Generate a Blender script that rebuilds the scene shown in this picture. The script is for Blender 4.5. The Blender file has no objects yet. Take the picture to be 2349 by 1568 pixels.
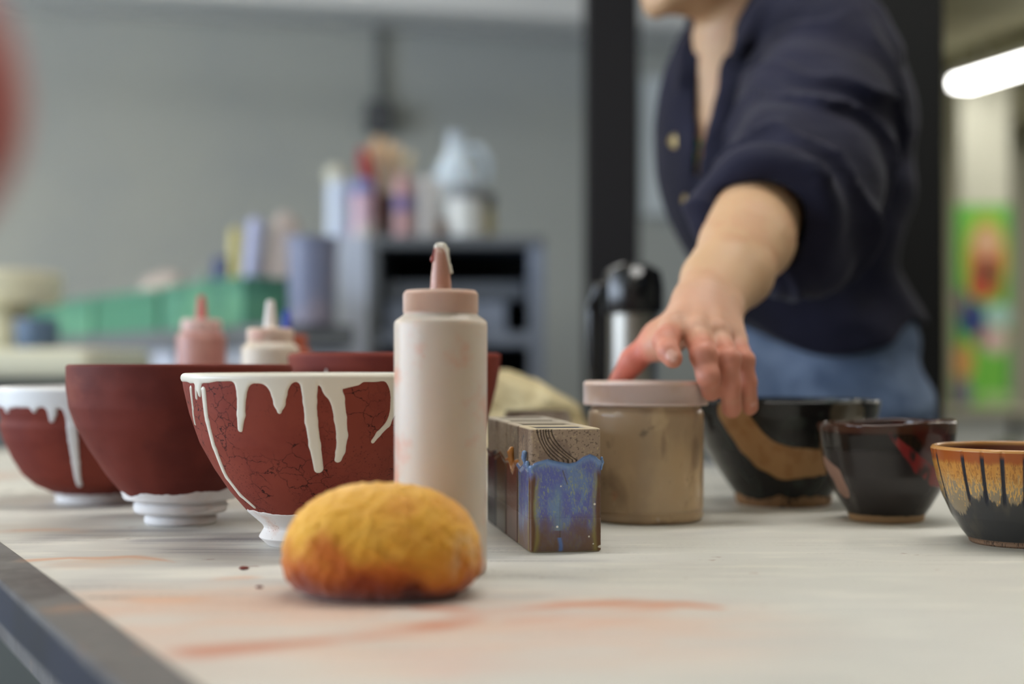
import bpy, math, random
import numpy as np
from mathutils import Vector, Matrix
random.seed(7)
SC = bpy.context.scene
COL = SC.collection
# ------------------------------------------------------------------ frame of reference
FP, CX, HY, H, ZT = 3262.0, 1174.5, 838.0, 0.127, 0.90     # focal px, centre, horizon row, eye above table, table height
def P(px, py, d): return np.array([(px-CX)*d/FP, d, ZT+H-(py-HY)*d/FP])
def srgb(r, g, b):
    f = lambda c: (c/255/12.92) if c/255 <= .04045 else ((c/255+.055)/1.055)**2.4
    return (f(r), f(g), f(b))
def S3(c): return np.array(srgb(*c))
# ------------------------------------------------------------------ numpy noise
def _h(i, j, k, s):
    n = (i.astype(np.int64)*374761393 + j.astype(np.int64)*668265263 + k.astype(np.int64)*2147483647*3 + s*974711) & 0xffffffff
    n = ((n ^ (n >> 13))*1274126177) & 0xffffffff
    n = (n ^ (n >> 16)) & 0xffff
    return n/65535.0
def vnoise(x, y, z, s=0):
    x, y, z = np.broadcast_arrays(np.asarray(x, float), np.asarray(y, float), np.asarray(z, float))
    i, j, k = np.floor(x), np.floor(y), np.floor(z)
    u, v, w = x-i, y-j, z-k
    u, v, w = u*u*(3-2*u), v*v*(3-2*v), w*w*(3-2*w)
    r = 0
    for a in (0, 1):
        for b in (0, 1):
            for c in (0, 1):
                r = r + _h(i+a, j+b, k+c, s)*(u if a else 1-u)*(v if b else 1-v)*(w if c else 1-w)
    return r
def fbm(x, y, z, o=3, s=0):
    r, a, t = 0, 1, 0
    for q in range(o):
        r = r + a*vnoise(x*2**q+.37*q+z*.11*q, y*2**q+.71*q-x*.13*q, z*2**q+.43*q+y*.12*q, s+q*17); t += a; a *= .5
    return r/t
def sstep(a, b, x):
    t = np.clip((x-a)/(b-a), 0, 1); return t*t*(3-2*t)
def lerp(a, b, t): return a+(b-a)*t
def cmix(c, col, m):
    return c*(1-m[..., None]) + S3(col)*m[..., None]
# ------------------------------------------------------------------ objects
def tag(o, label=None, cat=None, group=None, kind=None):
    if label: o['label'] = label
    if cat: o['category'] = cat
    if group: o['group'] = group
    if kind: o['kind'] = kind
    return o
def link(name, me, mat, parent=None, loc=(0, 0, 0), smooth=True):
    o = bpy.data.objects.new(name, me); COL.objects.link(o)
    o.location = loc
    if parent: o.parent = parent
    if mat: me.materials.append(mat)
    if smooth: me.polygons.foreach_set('use_smooth', [True]*len(me.polygons))
    me.update()
    return o
def npmesh(name, V, F, mat, parent=None, loc=(0, 0, 0), col=None, smooth=True):
    """V (n,3); F array (m,4) or list of faces; col (n,3|4) vertex colours"""
    me = bpy.data.meshes.new(name)
    if isinstance(F, np.ndarray):
        me.vertices.add(len(V)); me.vertices.foreach_set('co', np.asarray(V, np.float32).ravel())
        k = F.shape[1]; n = len(F)
        me.loops.add(n*k); me.loops.foreach_set('vertex_index', F.astype(np.int32).ravel())
        me.polygons.add(n); me.polygons.foreach_set('loop_start', np.arange(0, n*k, k, dtype=np.int32))
        me.update(calc_edges=True); me.validate()
    else:
        me.from_pydata([tuple(map(float, v)) for v in V], [], [tuple(int(i) for i in f) for f in F])
    if col is not None:
        c = np.asarray(col, np.float32)
        if c.shape[1] == 3: c = np.concatenate([c, np.ones((len(c), 1), np.float32)], 1)
        a = me.color_attributes.new('Col', 'FLOAT_COLOR', 'POINT'); a.data.foreach_set('color', c.ravel())
    return link(name, me, mat, parent, loc, smooth)
def empty(name, label, cat, loc=(0, 0, 0), rz=0, group=None):
    o = bpy.data.objects.new(name, None); COL.objects.link(o); o.location = loc; o.rotation_euler = (0, 0, rz)
    o.empty_display_size = .05
    return tag(o, label, cat, group)
class MB:
    """collects simple shapes into one mesh"""
    def __init__(s): s.V = []; s.F = []
    def add(s, V, F):
        b = len(s.V); s.V += [tuple(v) for v in V]; s.F += [tuple(i+b for i in f) for f in F]; return s
    def box(s, lo, hi, M=None):
        V = [Vector((x, y, z)) for z in (lo[2], hi[2]) for y in (lo[1], hi[1]) for x in (lo[0], hi[0])]
        if M: V = [M @ v for v in V]
        return s.add(V, [(0, 2, 3, 1), (4, 5, 7, 6), (0, 1, 5, 4), (2, 6, 7, 3), (0, 4, 6, 2), (1, 3, 7, 5)])
    def lathe(s, prof, n=40, c=(0, 0, 0), sx=1, sy=1, M=None, fn=None):
        V = []; F = []
        for (r, z) in prof:
            for k in range(n):
                a = 2*math.pi*k/n; q = r*(fn(a, z) if fn else 1)
                v = Vector((c[0]+q*sx*math.cos(a), c[1]+q*sy*math.sin(a), c[2]+z)); V.append(M @ v if M else v)
        m = len(prof)
        for i in range(m-1):
            for k in range(n):
                k2 = (k+1) % n; F.append((i*n+k, i*n+k2, (i+1)*n+k2, (i+1)*n+k))
        if prof[0][0] > 1e-6: F.append(tuple(range(n-1, -1, -1)))
        if prof[-1][0] > 1e-6: F.append(tuple((m-1)*n+k for k in range(n)))
        return s.add(V, F)
    def tube(s, pts, r, n=12):
        pts = [Vector(p) for p in pts]; rs = r if isinstance(r, (list, tuple)) else [r]*len(pts)
        V = []; F = []; up = Vector((.13, .21, 1)).normalized()
        for i, p in enumerate(pts):
            t = (pts[min(i+1, len(pts)-1)]-pts[max(i-1, 0)]).normalized()
            a = t.cross(up)
            if a.length < .05: a = t.cross(Vector((1, 0, 0)))
            a.normalize(); b = t.cross(a)
            for k in range(n):
                q = 2*math.pi*k/n; V.append(p+(a*math.cos(q)+b*math.sin(q))*rs[i])
        for i in range(len(pts)-1):
            for k in range(n):
                k2 = (k+1) % n; F.append((i*n+k, i*n+k2, (i+1)*n+k2, (i+1)*n+k))
        F.append(tuple(range(n-1, -1, -1))); F.append(tuple((len(pts)-1)*n+k for k in range(n)))
        return s.add(V, F)
    def build(s, name, mat, parent=None, loc=(0, 0, 0), smooth=True, bevel=0, seg=2):
        me = bpy.data.meshes.new(name); me.from_pydata([tuple(v) for v in s.V], [], s.F)
        import bmesh
        bm = bmesh.new(); bm.from_mesh(me); bmesh.ops.recalc_face_normals(bm, faces=bm.faces); bm.to_mesh(me); bm.free()
        o = link(name, me, mat, parent, loc, smooth)
        if smooth:
            try: me.set_sharp_from_angle(angle=math.radians(40))
            except Exception: pass
        if bevel:
            m = o.modifiers.new('b', 'BEVEL'); m.width = bevel; m.segments = seg; m.limit_method = 'ANGLE'
        return o
# ------------------------------------------------------------------ materials
def mat(name, base=(.5, .5, .5), rough=.5, metal=0, layers=(), bump=None, coat=0, sss=0, trans=0, emis=None, estr=0,
        attr=False, ior=1.45, rlayer=None, sheen=0, spec=.5, alpha_rough=False, sssr=(.01, .006, .004)):
    m = bpy.data.materials.new(name); m.use_nodes = True
    N = m.node_tree.nodes; L = m.node_tree.links; N.clear()
    out = N.new('ShaderNodeOutputMaterial'); b = N.new('ShaderNodeBsdfPrincipled'); L.new(b.outputs[0], out.inputs[0])
    tc = N.new('ShaderNodeTexCoord')
    def noise(scale, detail=4, stretch=(1, 1, 1), dist=0, rough_=.55):
        mp = N.new('ShaderNodeMapping'); mp.inputs['Scale'].default_value = stretch
        L.new(tc.outputs['Object'], mp.inputs['Vector'])
        n = N.new('ShaderNodeTexNoise'); n.inputs['Scale'].default_value = scale; n.inputs['Detail'].default_value = detail
        n.inputs['Distortion'].default_value = dist; n.inputs['Roughness'].default_value = rough_
        L.new(mp.outputs[0], n.inputs['Vector']); return n.outputs['Fac']
    def ramp(src, lo, hi):
        r = N.new('ShaderNodeMapRange'); r.interpolation_type = 'SMOOTHSTEP'
        r.inputs['From Min'].default_value = lo; r.inputs['From Max'].default_value = hi
        L.new(src, r.inputs['Value']); return r.outputs['Result']
    def mixc(a, col, fac):
        x = N.new('ShaderNodeMix'); x.data_type = 'RGBA'
        L.new(a, x.inputs[6]); x.inputs[7].default_value = (*col, 1); L.new(fac, x.inputs[0]); return x.outputs[2]
    if attr:
        at = N.new('ShaderNodeAttribute'); at.attribute_name = 'Col'; c = at.outputs['Color']
    else:
        rg = N.new('ShaderNodeRGB'); rg.outputs[0].default_value = (*base, 1); c = rg.outputs[0]
    for l in layers:   # dict(scale,col,lo,hi,detail,stretch,amt,crack)
        if l.get('crack'):
            mp = N.new('ShaderNodeMapping'); L.new(tc.outputs['Object'], mp.inputs['Vector'])
            nz = N.new('ShaderNodeTexNoise'); nz.inputs['Scale'].default_value = l['scale']*2.6; L.new(mp.outputs[0], nz.inputs['Vector'])
            ad = N.new('ShaderNodeMix'); ad.data_type = 'VECTOR'; ad.inputs[0].default_value = .02*l.get('warp', 1)
            L.new(mp.outputs[0], ad.inputs[4]); L.new(nz.outputs['Color'], ad.inputs[5])
            v = N.new('ShaderNodeTexVoronoi'); v.feature = 'DISTANCE_TO_EDGE'; v.inputs['Scale'].default_value = l['scale']
            L.new(ad.outputs[1], v.inputs['Vector'])
            f = ramp(v.outputs['Distance'], l['hi'], l['lo'])
            msk = ramp(noise(l.get('mscale', 30), 3), .47, .57)
            mu = N.new('ShaderNodeMath'); mu.operation = 'MULTIPLY'; L.new(f, mu.inputs[0]); L.new(msk, mu.inputs[1]); f = mu.outputs[0]
        elif l.get('dots'):
            v = N.new('ShaderNodeTexVoronoi'); v.inputs['Scale'].default_value = l['scale']; L.new(tc.outputs['Object'], v.inputs['Vector'])
            f = ramp(v.outputs['Distance'], l['hi'], l['lo'])
            msk = ramp(noise(l.get('mscale', 30), 2), .5, .6)
            mu = N.new('ShaderNodeMath'); mu.operation = 'MULTIPLY'; L.new(f, mu.inputs[0]); L.new(msk, mu.inputs[1]); f = mu.outputs[0]
        else:
            f = ramp(noise(l['scale'], l.get('detail', 4), l.get('stretch', (1, 1, 1)), l.get('dist', 0)), l.get('lo', .4), l.get('hi', .6))
        mu = N.new('ShaderNodeMath'); mu.operation = 'MULTIPLY'; L.new(f, mu.inputs[0]); mu.inputs[1].default_value = l.get('amt', 1)
        c = mixc(c, l['col'], mu.outputs[0])
    L.new(c, b.inputs['Base Color'])
    b.inputs['Roughness'].default_value = rough; b.inputs['Metallic'].default_value = metal; b.inputs['IOR'].default_value = ior
    b.inputs['Specular IOR Level'].default_value = spec
    if alpha_rough: L.new(at.outputs['Alpha'], b.inputs['Roughness'])
    if rlayer:
        mr = N.new('ShaderNodeMapRange'); L.new(noise(rlayer[0]), mr.inputs['Value'])
        mr.inputs['From Min'].default_value = .35; mr.inputs['From Max'].default_value = .65
        mr.inputs['To Min'].default_value = rlayer[1]; mr.inputs['To Max'].default_value = rlayer[2]; L.new(mr.outputs[0], b.inputs['Roughness'])
    if coat: b.inputs['Coat Weight'].default_value = coat; b.inputs['Coat Roughness'].default_value = .06
    if sss: b.inputs['Subsurface Weight'].default_value = sss; b.inputs['Subsurface Radius'].default_value = sssr; b.inputs['Subsurface Scale'].default_value = 1
    if trans: b.inputs['Transmission Weight'].default_value = trans
    if sheen: b.inputs['Sheen Weight'].default_value = sheen
    if emis: b.inputs['Emission Color'].default_value = (*emis, 1); b.inputs['Emission Strength'].default_value = estr
    if bump:
        prev = None
        for (sc, st, dist, stretch) in bump:
            bp = N.new('ShaderNodeBump'); bp.inputs['Strength'].default_value = st; bp.inputs['Distance'].default_value = dist
            L.new(noise(sc, 4, stretch), bp.inputs['Height'])
            if prev: L.new(prev, bp.inputs['Normal'])
            prev = bp.outputs[0]
        L.new(prev, b.inputs['Normal'])
    return m
I1 = (1, 1, 1)
# ------------------------------------------------------------------ signed distance fields -> meshes
def surface_nets(Fd, org, h):
    nx, ny, nz = Fd.shape; S = Fd < 0
    cnt = np.zeros((nx-1, ny-1, nz-1), np.float32); acc = [np.zeros_like(cnt) for _ in range(3)]
    quads = []
    data = []
    for ax in range(3):
        a = [slice(None)]*3; b = [slice(None)]*3; a[ax] = slice(0, -1); b[ax] = slice(1, None)
        f0, f1 = Fd[tuple(a)], Fd[tuple(b)]
        idx = np.argwhere(S[tuple(a)] != S[tuple(b)])
        v0 = f0[tuple(idx.T)]; v1 = f1[tuple(idx.T)]; t = v0/(v0-v1)
        pos = idx.astype(np.float32).copy(); pos[:, ax] += t
        o = [q for q in range(3) if q != ax]
        ok = np.all((idx[:, o] > 0) & (idx[:, o] < np.array([Fd.shape[q]-1 for q in o])), axis=1)
        idx, pos, v0 = idx[ok], pos[ok], v0[ok]
        for da in (0, -1):
            for db in (0, -1):
                c = idx.copy(); c[:, o[0]] += da; c[:, o[1]] += db
                fl = np.ravel_multi_index(c.T, cnt.shape)
                n = cnt.size
                cnt += np.bincount(fl, minlength=n).reshape(cnt.shape)
                for q in range(3): acc[q] += np.bincount(fl, weights=pos[:, q], minlength=n).reshape(cnt.shape)
        data.append((ax, o, idx, v0))
    act = cnt > 0; ids = -np.ones(cnt.shape, np.int64); ids[act] = np.arange(act.sum())
    V = np.stack([acc[q][act]/cnt[act] for q in range(3)], 1)*h + np.asarray(org)
    for ax, o, idx, v0 in data:
        cs = []
        for (da, db) in ((0, 0), (-1, 0), (-1, -1), (0, -1)):
            c = idx.copy(); c[:, o[0]] += da; c[:, o[1]] += db; cs.append(ids[tuple(c.T)])
        q = np.stack(cs, 1); fl = (v0 < 0)
        if ax == 1: fl = ~fl
        q[~fl] = q[~fl][:, ::-1]
        quads.append(q)
    return V, np.concatenate(quads)
class Field:
    def __init__(s, lo, hi, h):
        s.lo = np.array(lo, float); s.h = h; n = np.ceil((np.array(hi)-s.lo)/h).astype(int)+1
        s.ax = [s.lo[i]+h*np.arange(n[i]) for i in range(3)]; s.F = np.full(tuple(n), .08, np.float32)
    def sub(s, lo, hi):
        sl = []
        for i in range(3):
            a = int(max(0, math.floor((lo[i]-s.lo[i])/s.h))); b = int(min(len(s.ax[i]), math.ceil((hi[i]-s.lo[i])/s.h)+1))
            if b <= a: return None, None
            sl.append(slice(a, b))
        g = np.meshgrid(*[s.ax[i][sl[i]] for i in range(3)], indexing='ij')
        return tuple(sl), [q.astype(np.float32) for q in g]
    def comb(s, sl, d, k, op):
        A = s.F[sl]; d = d.astype(np.float32)
        if op == 's': A = -A
        hh = np.clip(.5+.5*(A-d)/max(k, 1e-6), 0, 1)
        r = A*(1-hh)+d*hh-k*hh*(1-hh)
        s.F[sl] = -r if op == 's' else r
    def cap(s, a, b, ra, rb=None, k=.01, op='u'):
        a = np.array(a, float); b = np.array(b, float); rb = ra if rb is None else rb
        m = max(ra, rb)+k+.015
        sl, g = s.sub(np.minimum(a, b)-m, np.maximum(a, b)+m)
        if sl is None: return s
        ab = b-a; q = [g[i]-a[i] for i in range(3)]
        t = np.clip((q[0]*ab[0]+q[1]*ab[1]+q[2]*ab[2])/max(ab@ab, 1e-12), 0, 1)
        d = np.sqrt(sum((q[i]-t*ab[i])**2 for i in range(3)))-(ra+(rb-ra)*t)
        s.comb(sl, d, k, op); return s
    def chain(s, pts, rs, k=.01, op='u'):
        for i in range(len(pts)-1): s.cap(pts[i], pts[i+1], rs[i], rs[i+1], k, op)
        return s
    def ell(s, c, r, R=None, k=.02, op='u'):
        c = np.array(c, float); m = max(r)+k+.015
        sl, g = s.sub(c-m, c+m)
        if sl is None: return s
        q = [g[i]-c[i] for i in range(3)]
        if R is not None: q = [sum(q[j]*R[i][j] for j in range(3)) for i in range(3)]
        k0 = np.sqrt(sum((q[i]/r[i])**2 for i in range(3))); k1 = np.sqrt(sum((q[i]/r[i]**2)**2 for i in range(3)))+1e-9
        s.comb(sl, k0*(k0-1)/k1, k, op); return s
    def tor(s, c, ax, R, r, k=.01, e=1.0, op='u'):
        c = np.array(c, float); ax = np.array(ax, float); ax /= np.linalg.norm(ax); m = R+r+k+.015
        sl, g = s.sub(c-m, c+m)
        q = [g[i]-c[i] for i in range(3)]; u = sum(q[i]*ax[i] for i in range(3))
        w = np.sqrt(np.maximum(sum(q[i]**2 for i in range(3))-u*u, 0))-R
        s.comb(sl, np.sqrt((u/e)**2+w*w)-r, k, op); return s
    def disp(s, fn):
        near = np.abs(s.F) < .03
        i = np.argwhere(near); x, y, z = [s.ax[q][i[:, q]] for q in range(3)]
        s.F[near] += fn(x, y, z).astype(np.float32); return s
    def mesh(s): return surface_nets(s.F, s.lo, s.h)
def nrm(v): v = np.array(v, float); return v/np.linalg.norm(v)
# ------------------------------------------------------------------ thrown pots
class Pot:
    """outer profile [(r,z)...] from foot to rim; centre (x,y) on the table"""
    def __init__(s, cpx, d, prof, wall=.0045, base=.012):
        s.d = d; s.x = (cpx-CX)*d/FP; p = np.array(prof, float)
        t = np.concatenate([[0], np.cumsum(np.hypot(*np.diff(p, axis=0).T))]); s.p = p; s.L = t[-1]; s.t = t; s.wall = wall; s.base = base
        s.loc = (s.x, d, ZT)
    def R(s, z): return np.interp(z, s.p[:, 1], s.p[:, 0])
    def onsurf(s, px, py):
        """(theta, z) of the wall point seen at a pixel; theta=0 faces the camera, + to the right"""
        z = .06; y = s.d
        for _ in range(30):
            X = (px-CX)*y/FP-s.x; r = float(s.R(z)); X = max(-r*.999, min(r*.999, X))
            y = s.d-math.sqrt(r*r-X*X); z = H-(py-HY)*y/FP; z = min(max(z, 0), s.p[-1, 1])
        return math.asin(X/r), z
    def sdf(s, th, z, strokes):
        """strokes: list of [(px,py,halfwidth_px)...]; returns signed distance (m) on the wall"""
        out = np.full(th.shape, .05)
        for st in strokes:
            q = []
            for (px, py, w) in st:
                t, zz = s.onsurf(px, py); q.append((t, zz, w*s.d*.985/FP))
            for a, b in zip(q[:-1], q[1:]) if len(q) > 1 else [(q[0], q[0])]:
                rr = s.R(z)
                x = (th-a[0]+np.pi) % (2*np.pi)-np.pi
                # distances in arc length; slant counted through the profile slope
                ux, uz = x*rr, z-a[1]
                bx = (b[0]-a[0])*rr; bz = b[1]-a[1]
                k = np.clip((ux*bx+uz*bz)/(bx*bx+bz*bz+1e-12), 0, 1)
                dd = np.hypot(ux-k*bx, uz-k*bz)-(a[2]+(b[2]-a[2])*k)
                out = -lse(-out, -dd, .0016)
        return out
    def grid(s, n_th=700, n_p=220, inner=True, fine=True):
        if fine:   # two thirds of the columns on the camera side
            a = np.linspace(-math.pi/2-.15, math.pi/2+.15, int(n_th*.72), endpoint=False)
            b = np.linspace(math.pi/2+.15, 1.5*math.pi-.15, int(n_th*.28), endpoint=False)
            th = np.concatenate([a, b])
        else: th = np.linspace(-math.pi, math.pi, n_th, endpoint=False)
        return th
def lse(a, b, k):
    h = np.clip(.5+.5*(a-b)/k, 0, 1); return b+(a-b)*h+k*h*(1-h)
def pot_mesh(s, name, material, parent, n_th=600, n_p=160, dr=None, col=None, wall=None, warp=None):
    """full vessel wall: foot underside, outer wall, rounded lip, inner wall, inner floor"""
    wall = wall or s.wall
    th = s.grid(n_th)
    tt = np.linspace(0, s.L, n_p); ro = np.interp(tt, s.t, s.p[:, 0]); zo = np.interp(tt, s.t, s.p[:, 1])
    # smooth profile a touch
    for _ in range(2):
        ro[1:-1] = (ro[:-2]+2*ro[1:-1]+ro[2:])/4; zo[1:-1] = (zo[:-2]+2*zo[1:-1]+zo[2:])/4
    rt, zt = ro[-1], zo[-1]
    lip = [(rt-wall/2+wall/2*math.cos(a), zt+wall/2*math.sin(a)) for a in np.linspace(0, math.pi, 9)[1:]]
    zi = np.linspace(zt, s.base, 40)[1:]; ri = np.maximum(np.interp(zi, zo, ro)-wall, .004)
    inner = list(zip(ri, zi))+[(ri[-1]*.6, s.base-.001), (.0005, s.base-.002)]
    prof = np.array([(.0005, .002), (ro[0]-.008, .002), (ro[0]-.005, 0.0)]+list(zip(ro, zo))+lip+inner)
    zone = np.array([0]*3+[1]*n_p+[2]*len(lip)+[3]*len(inner))
    Rr, T = prof[:, 0][:, None]+0*th[None], th[None]+0*prof[:, :1]; Z = prof[:, 1][:, None]+0*th[None]; ZN = zone[:, None]+0*th[None]
    if dr is not None: Rr = Rr+dr(T, Z, ZN)
    if warp is not None: Z = Z+warp(T, Z)
    V = np.stack([Rr*np.sin(T), -Rr*np.cos(T), Z], -1).reshape(-1, 3)
    m, n = Rr.shape; i = np.arange(m-1)[:, None]*n; k = np.arange(n)[None]; k2 = (k+1) % n
    F = np.stack([i+k, i+k2, i+n+k2, i+n+k], -1).reshape(-1, 4)
    C = None
    if col is not None: C = col(T, Z, ZN).reshape(-1, 4 if False else col(T[:1], Z[:1], ZN[:1]).shape[-1])
    return npmesh(name, V, F, material, parent, col=C)
def drip_mesh(s, name, material, parent, sdf, thick=.0011, n_th=1100, n_p=330, top=True):
    """a raised skin over the outer wall wherever sdf<0, dipping under the wall outside"""
    th = s.grid(n_th); tt = np.linspace(s.L*.05, s.L, n_p)
    ro = np.interp(tt, s.t, s.p[:, 0]); zo = np.interp(tt, s.t, s.p[:, 1])
    for _ in range(2):
        ro[1:-1] = (ro[:-2]+2*ro[1:-1]+ro[2:])/4; zo[1:-1] = (zo[:-2]+2*zo[1:-1]+zo[2:])/4
    nr = np.gradient(zo); nz = -np.gradient(ro); l = np.hypot(nr, nz); nr, nz = nr/l, nz/l
    w = s.wall; rt, zt = ro[-1], zo[-1]
    la = np.linspace(0, math.pi, 12)[1:]
    pr = np.concatenate([ro, rt-w/2+w/2*np.cos(la), [rt-w, rt-w]]); pz = np.concatenate([zo, zt+w/2*np.sin(la), [zt-.001, zt-.002]])
    nr = np.concatenate([nr, np.cos(la), [-1, -1]]); nz = np.concatenate([nz, np.sin(la), [0, 0]])
    ext = np.concatenate([zo, zt+0*la, [zt, zt]])
    T = th[None]+0*pr[:, None]; Z = ext[:, None]+0*T
    D = sdf(T, Z)
    D[-14:] = np.maximum(D[-14:], np.concatenate([np.full(11, -.01), [-.0004, .0012, .003]])[:, None])
    h = np.where(D < 0, thick*np.sqrt(1-(1-np.clip(-D/.0022, 0, 1))**2), -D*.7)
    R_ = pr[:, None]+nr[:, None]*h; ZZ = pz[:, None]+nz[:, None]*h
    V = np.stack([R_*np.sin(T), -R_*np.cos(T), ZZ], -1).reshape(-1, 3)
    m, n = T.shape; i = np.arange(m-1)[:, None]*n; k = np.arange(n)[None]; k2 = (k+1) % n
    F = np.stack([i+k, i+k2, i+n+k2, i+n+k], -1).reshape(-1, 4)
    Df = D.reshape(-1); keep = Df[F].min(1) < .0006; F = F[keep]
    u, inv = np.unique(F, return_inverse=True)
    return npmesh(name, V[u], inv.reshape(F.shape), material, parent)
# ================================================================== the work table
E_, N_ = np.array([-.470, .883]), np.array([.883, .470])     # along the long edge / across
TA, TB, T0, T1 = .128, 1.115, -.30, 2.27
def tp(a, t, z=0): q = N_*a+E_*t; return (q[0], q[1], z)
table = empty('work_table', 'long white-topped work table with grey edge strip that carries the pottery', 'table', (0, 0, 0))
def plane_pt(px, py):
    d = H*FP/(py-HY); return np.array([(px-CX)*d/FP, d])
def stroke_mask(X, Y, pts, hw, soft):
    out = np.full(X.shape, 9.)
    q = [plane_pt(*p[:2]) for p in pts]; w = [p[2] if len(p) > 2 else 1 for p in pts]
    for i in range(len(q)-1):
        a, b = q[i], q[i+1]; ab = b-a
        t = np.clip(((X-a[0])*ab[0]+(Y-a[1])*ab[1])/(ab@ab), 0, 1)
        dd = np.hypot(X-a[0]-t*ab[0], Y-a[1]-t*ab[1])/(w[i]+(w[i+1]-w[i])*t); out = np.minimum(out, dd)
    return 1-sstep(hw*(1-soft), hw*(1+soft), out)
def table_paint(X, Y):
    c = np.broadcast_to(S3((210, 208, 200)), X.shape+(3,)).copy()
    n1 = fbm(X*9+3, Y*30, 0*X, 4, 1); n2 = fbm(X*22, Y*90+5, 0*X, 4, 2); n3 = fbm(X*60, Y*60, 0*X, 3, 3); n4 = fbm(X*14, Y*260, 0*X, 3, 9)
    left = sstep(.15, -.25, X)
    c = cmix(c, (188, 186, 182), sstep(.50, .78, n1)*(.25+.45*left))
    c = cmix(c, (228, 225, 214), sstep(.55, .8, n2)*.6)
    c = cmix(c, (205, 190, 172), sstep(.55, .75, fbm(X*5, Y*12, 0*X+2, 3, 6))*.35*left)
    pink = [([(330, 1420), (560, 1430), (900, 1455), (1350, 1440)], .085, .75, (216, 184, 164), .50),
            ([(300, 1380, 1), (640, 1372, 1), (1000, 1420, 1)], .045, .7, (214, 180, 158), .35),
            ([(1000, 1480, 1), (1300, 1450, 1), (1420, 1420, .6)], .05, .7, (216, 186, 166), .3),
            ([(460, 1494, 1.3), (640, 1478, 1), (820, 1460, .9), (980, 1440, 1.1), (1060, 1420, 1), (1075, 1405, .9), (1030, 1394, .8), (975, 1393, .8)], .010, .75, (196, 128, 100), .62),
            ([(1150, 1402, 1.3), (1300, 1386, 1), (1450, 1382, 1.2), (1560, 1384, 1.2), (1650, 1393, .4)], .008, .8, (205, 140, 105), .60),
            ([(1180, 1425, 1), (1330, 1408, 1), (1520, 1394, 1)], .006, .8, (210, 150, 120), .4),
            ([(1300, 1440), (1420, 1420), (1500, 1405)], .010, .8, (214, 170, 145), .35),
            ([(-60, 1303, 1), (30, 1288, .6), (80, 1284, 1), (160, 1279, .7), (230, 1280, 1.1), (300, 1276, 1), (350, 1281, .6), (400, 1289, .3)], .0065, .95, (216, 158, 118), .5),
            ([(190, 1292), (290, 1286)], .02, .8, (216, 186, 160), .4),
            ([(20, 1218), (100, 1214), (180, 1218)], .012, .8, (214, 165, 130), .4),
            ([(0, 1092), (40, 1088)], .04, .8, (190, 140, 115), .4),
            ([(240, 1378), (420, 1374)], .012, .8, (214, 165, 130), .35),
            ([(520, 1328), (560, 1325)], .008, .8, (214, 165, 130), .4),
            ([(1000, 1500), (1060, 1540)], .02, .9, (220, 190, 180), .3)]
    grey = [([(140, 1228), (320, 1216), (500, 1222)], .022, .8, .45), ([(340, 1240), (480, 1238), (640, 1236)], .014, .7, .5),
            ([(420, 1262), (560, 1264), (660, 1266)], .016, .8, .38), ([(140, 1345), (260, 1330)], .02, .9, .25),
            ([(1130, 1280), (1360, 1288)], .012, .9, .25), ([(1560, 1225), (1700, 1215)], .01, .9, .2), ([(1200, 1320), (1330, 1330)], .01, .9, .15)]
    for pts, hw, soft, col, a in pink: c = cmix(c, col, stroke_mask(X, Y, pts, hw, soft)*a*(.55+.9*sstep(.35, .65, n2)))
    for pts, hw, soft, a in grey: c = cmix(c, (140, 138, 142), stroke_mask(X, Y, pts, hw, soft)*a*(.35+1.1*sstep(.35, .65, n4)))  # grey streaks; those below the bowls paint in reflected and shaded tone
    c = cmix(c, (120, 112, 104), sstep(.69, .74, n4)*sstep(.45, .7, fbm(X*4, Y*9, 0*X, 2, 11))*(.15+.55*left))
    c = cmix(c, (140, 96, 80), sstep(.83, .87, n3)*.5)
    return c
def ax(lo, hi, spans):
    r = [lo]
    while r[-1] < hi:
        st = .012
        for (a, b, s) in spans:
            if a <= r[-1] < b: st = s
        r.append(r[-1]+st)
    r[-1] = hi; return np.array(r)
ia, it = ax(TA+.0275, TB-.0275, [(.1, .95, .0026)]), ax(T0+.0275, T1-.0275, [(.35, 1.25, .0022)])
A_, T_ = np.meshgrid(ia, it, indexing='ij'); XX = N_[0]*A_+E_[0]*T_; YY = N_[1]*A_+E_[1]*T_
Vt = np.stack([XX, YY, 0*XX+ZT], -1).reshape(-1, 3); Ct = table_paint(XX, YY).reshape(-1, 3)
m_, n_ = XX.shape; i = np.arange(m_-1)[:, None]*n_; k = np.arange(n_-1)[None]
Ft = np.stack([i+k, i+n_+k, i+n_+k+1, i+k+1], -1).reshape(-1, 4)
cs = [0, n_-1, m_*n_-1, (m_-1)*n_]; nb = len(Vt)                 # give the board its thickness
Vt = np.concatenate([Vt, Vt[cs]-[0, 0, .018]]); Ct = np.concatenate([Ct, Ct[cs]])
Fall = [tuple(f) for f in Ft.tolist()] if False else Ft
M_board = mat('white_board', attr=True, rough=.46, bump=[(220, .10, .0006, (1, .25, 1)), (30, .06, .001, I1)], spec=.35)
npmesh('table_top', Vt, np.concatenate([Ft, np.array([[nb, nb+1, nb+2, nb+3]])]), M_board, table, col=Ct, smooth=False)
M_strip = mat('dark_grey_strip', srgb(104, 101, 100), .5, layers=[dict(scale=9, col=srgb(78, 72, 72), lo=.45, hi=.6), dict(scale=14, col=srgb(150, 120, 100), lo=.60, hi=.66, amt=.6), dict(scale=70, col=srgb(128, 124, 120), lo=.5, hi=.7, amt=.5)], bump=[(90, .1, .001, I1)])
M_navy = mat('navy_paint', srgb(26, 34, 56), .4, layers=[dict(scale=12, col=srgb(20, 26, 42), lo=.4, hi=.7)])
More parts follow.
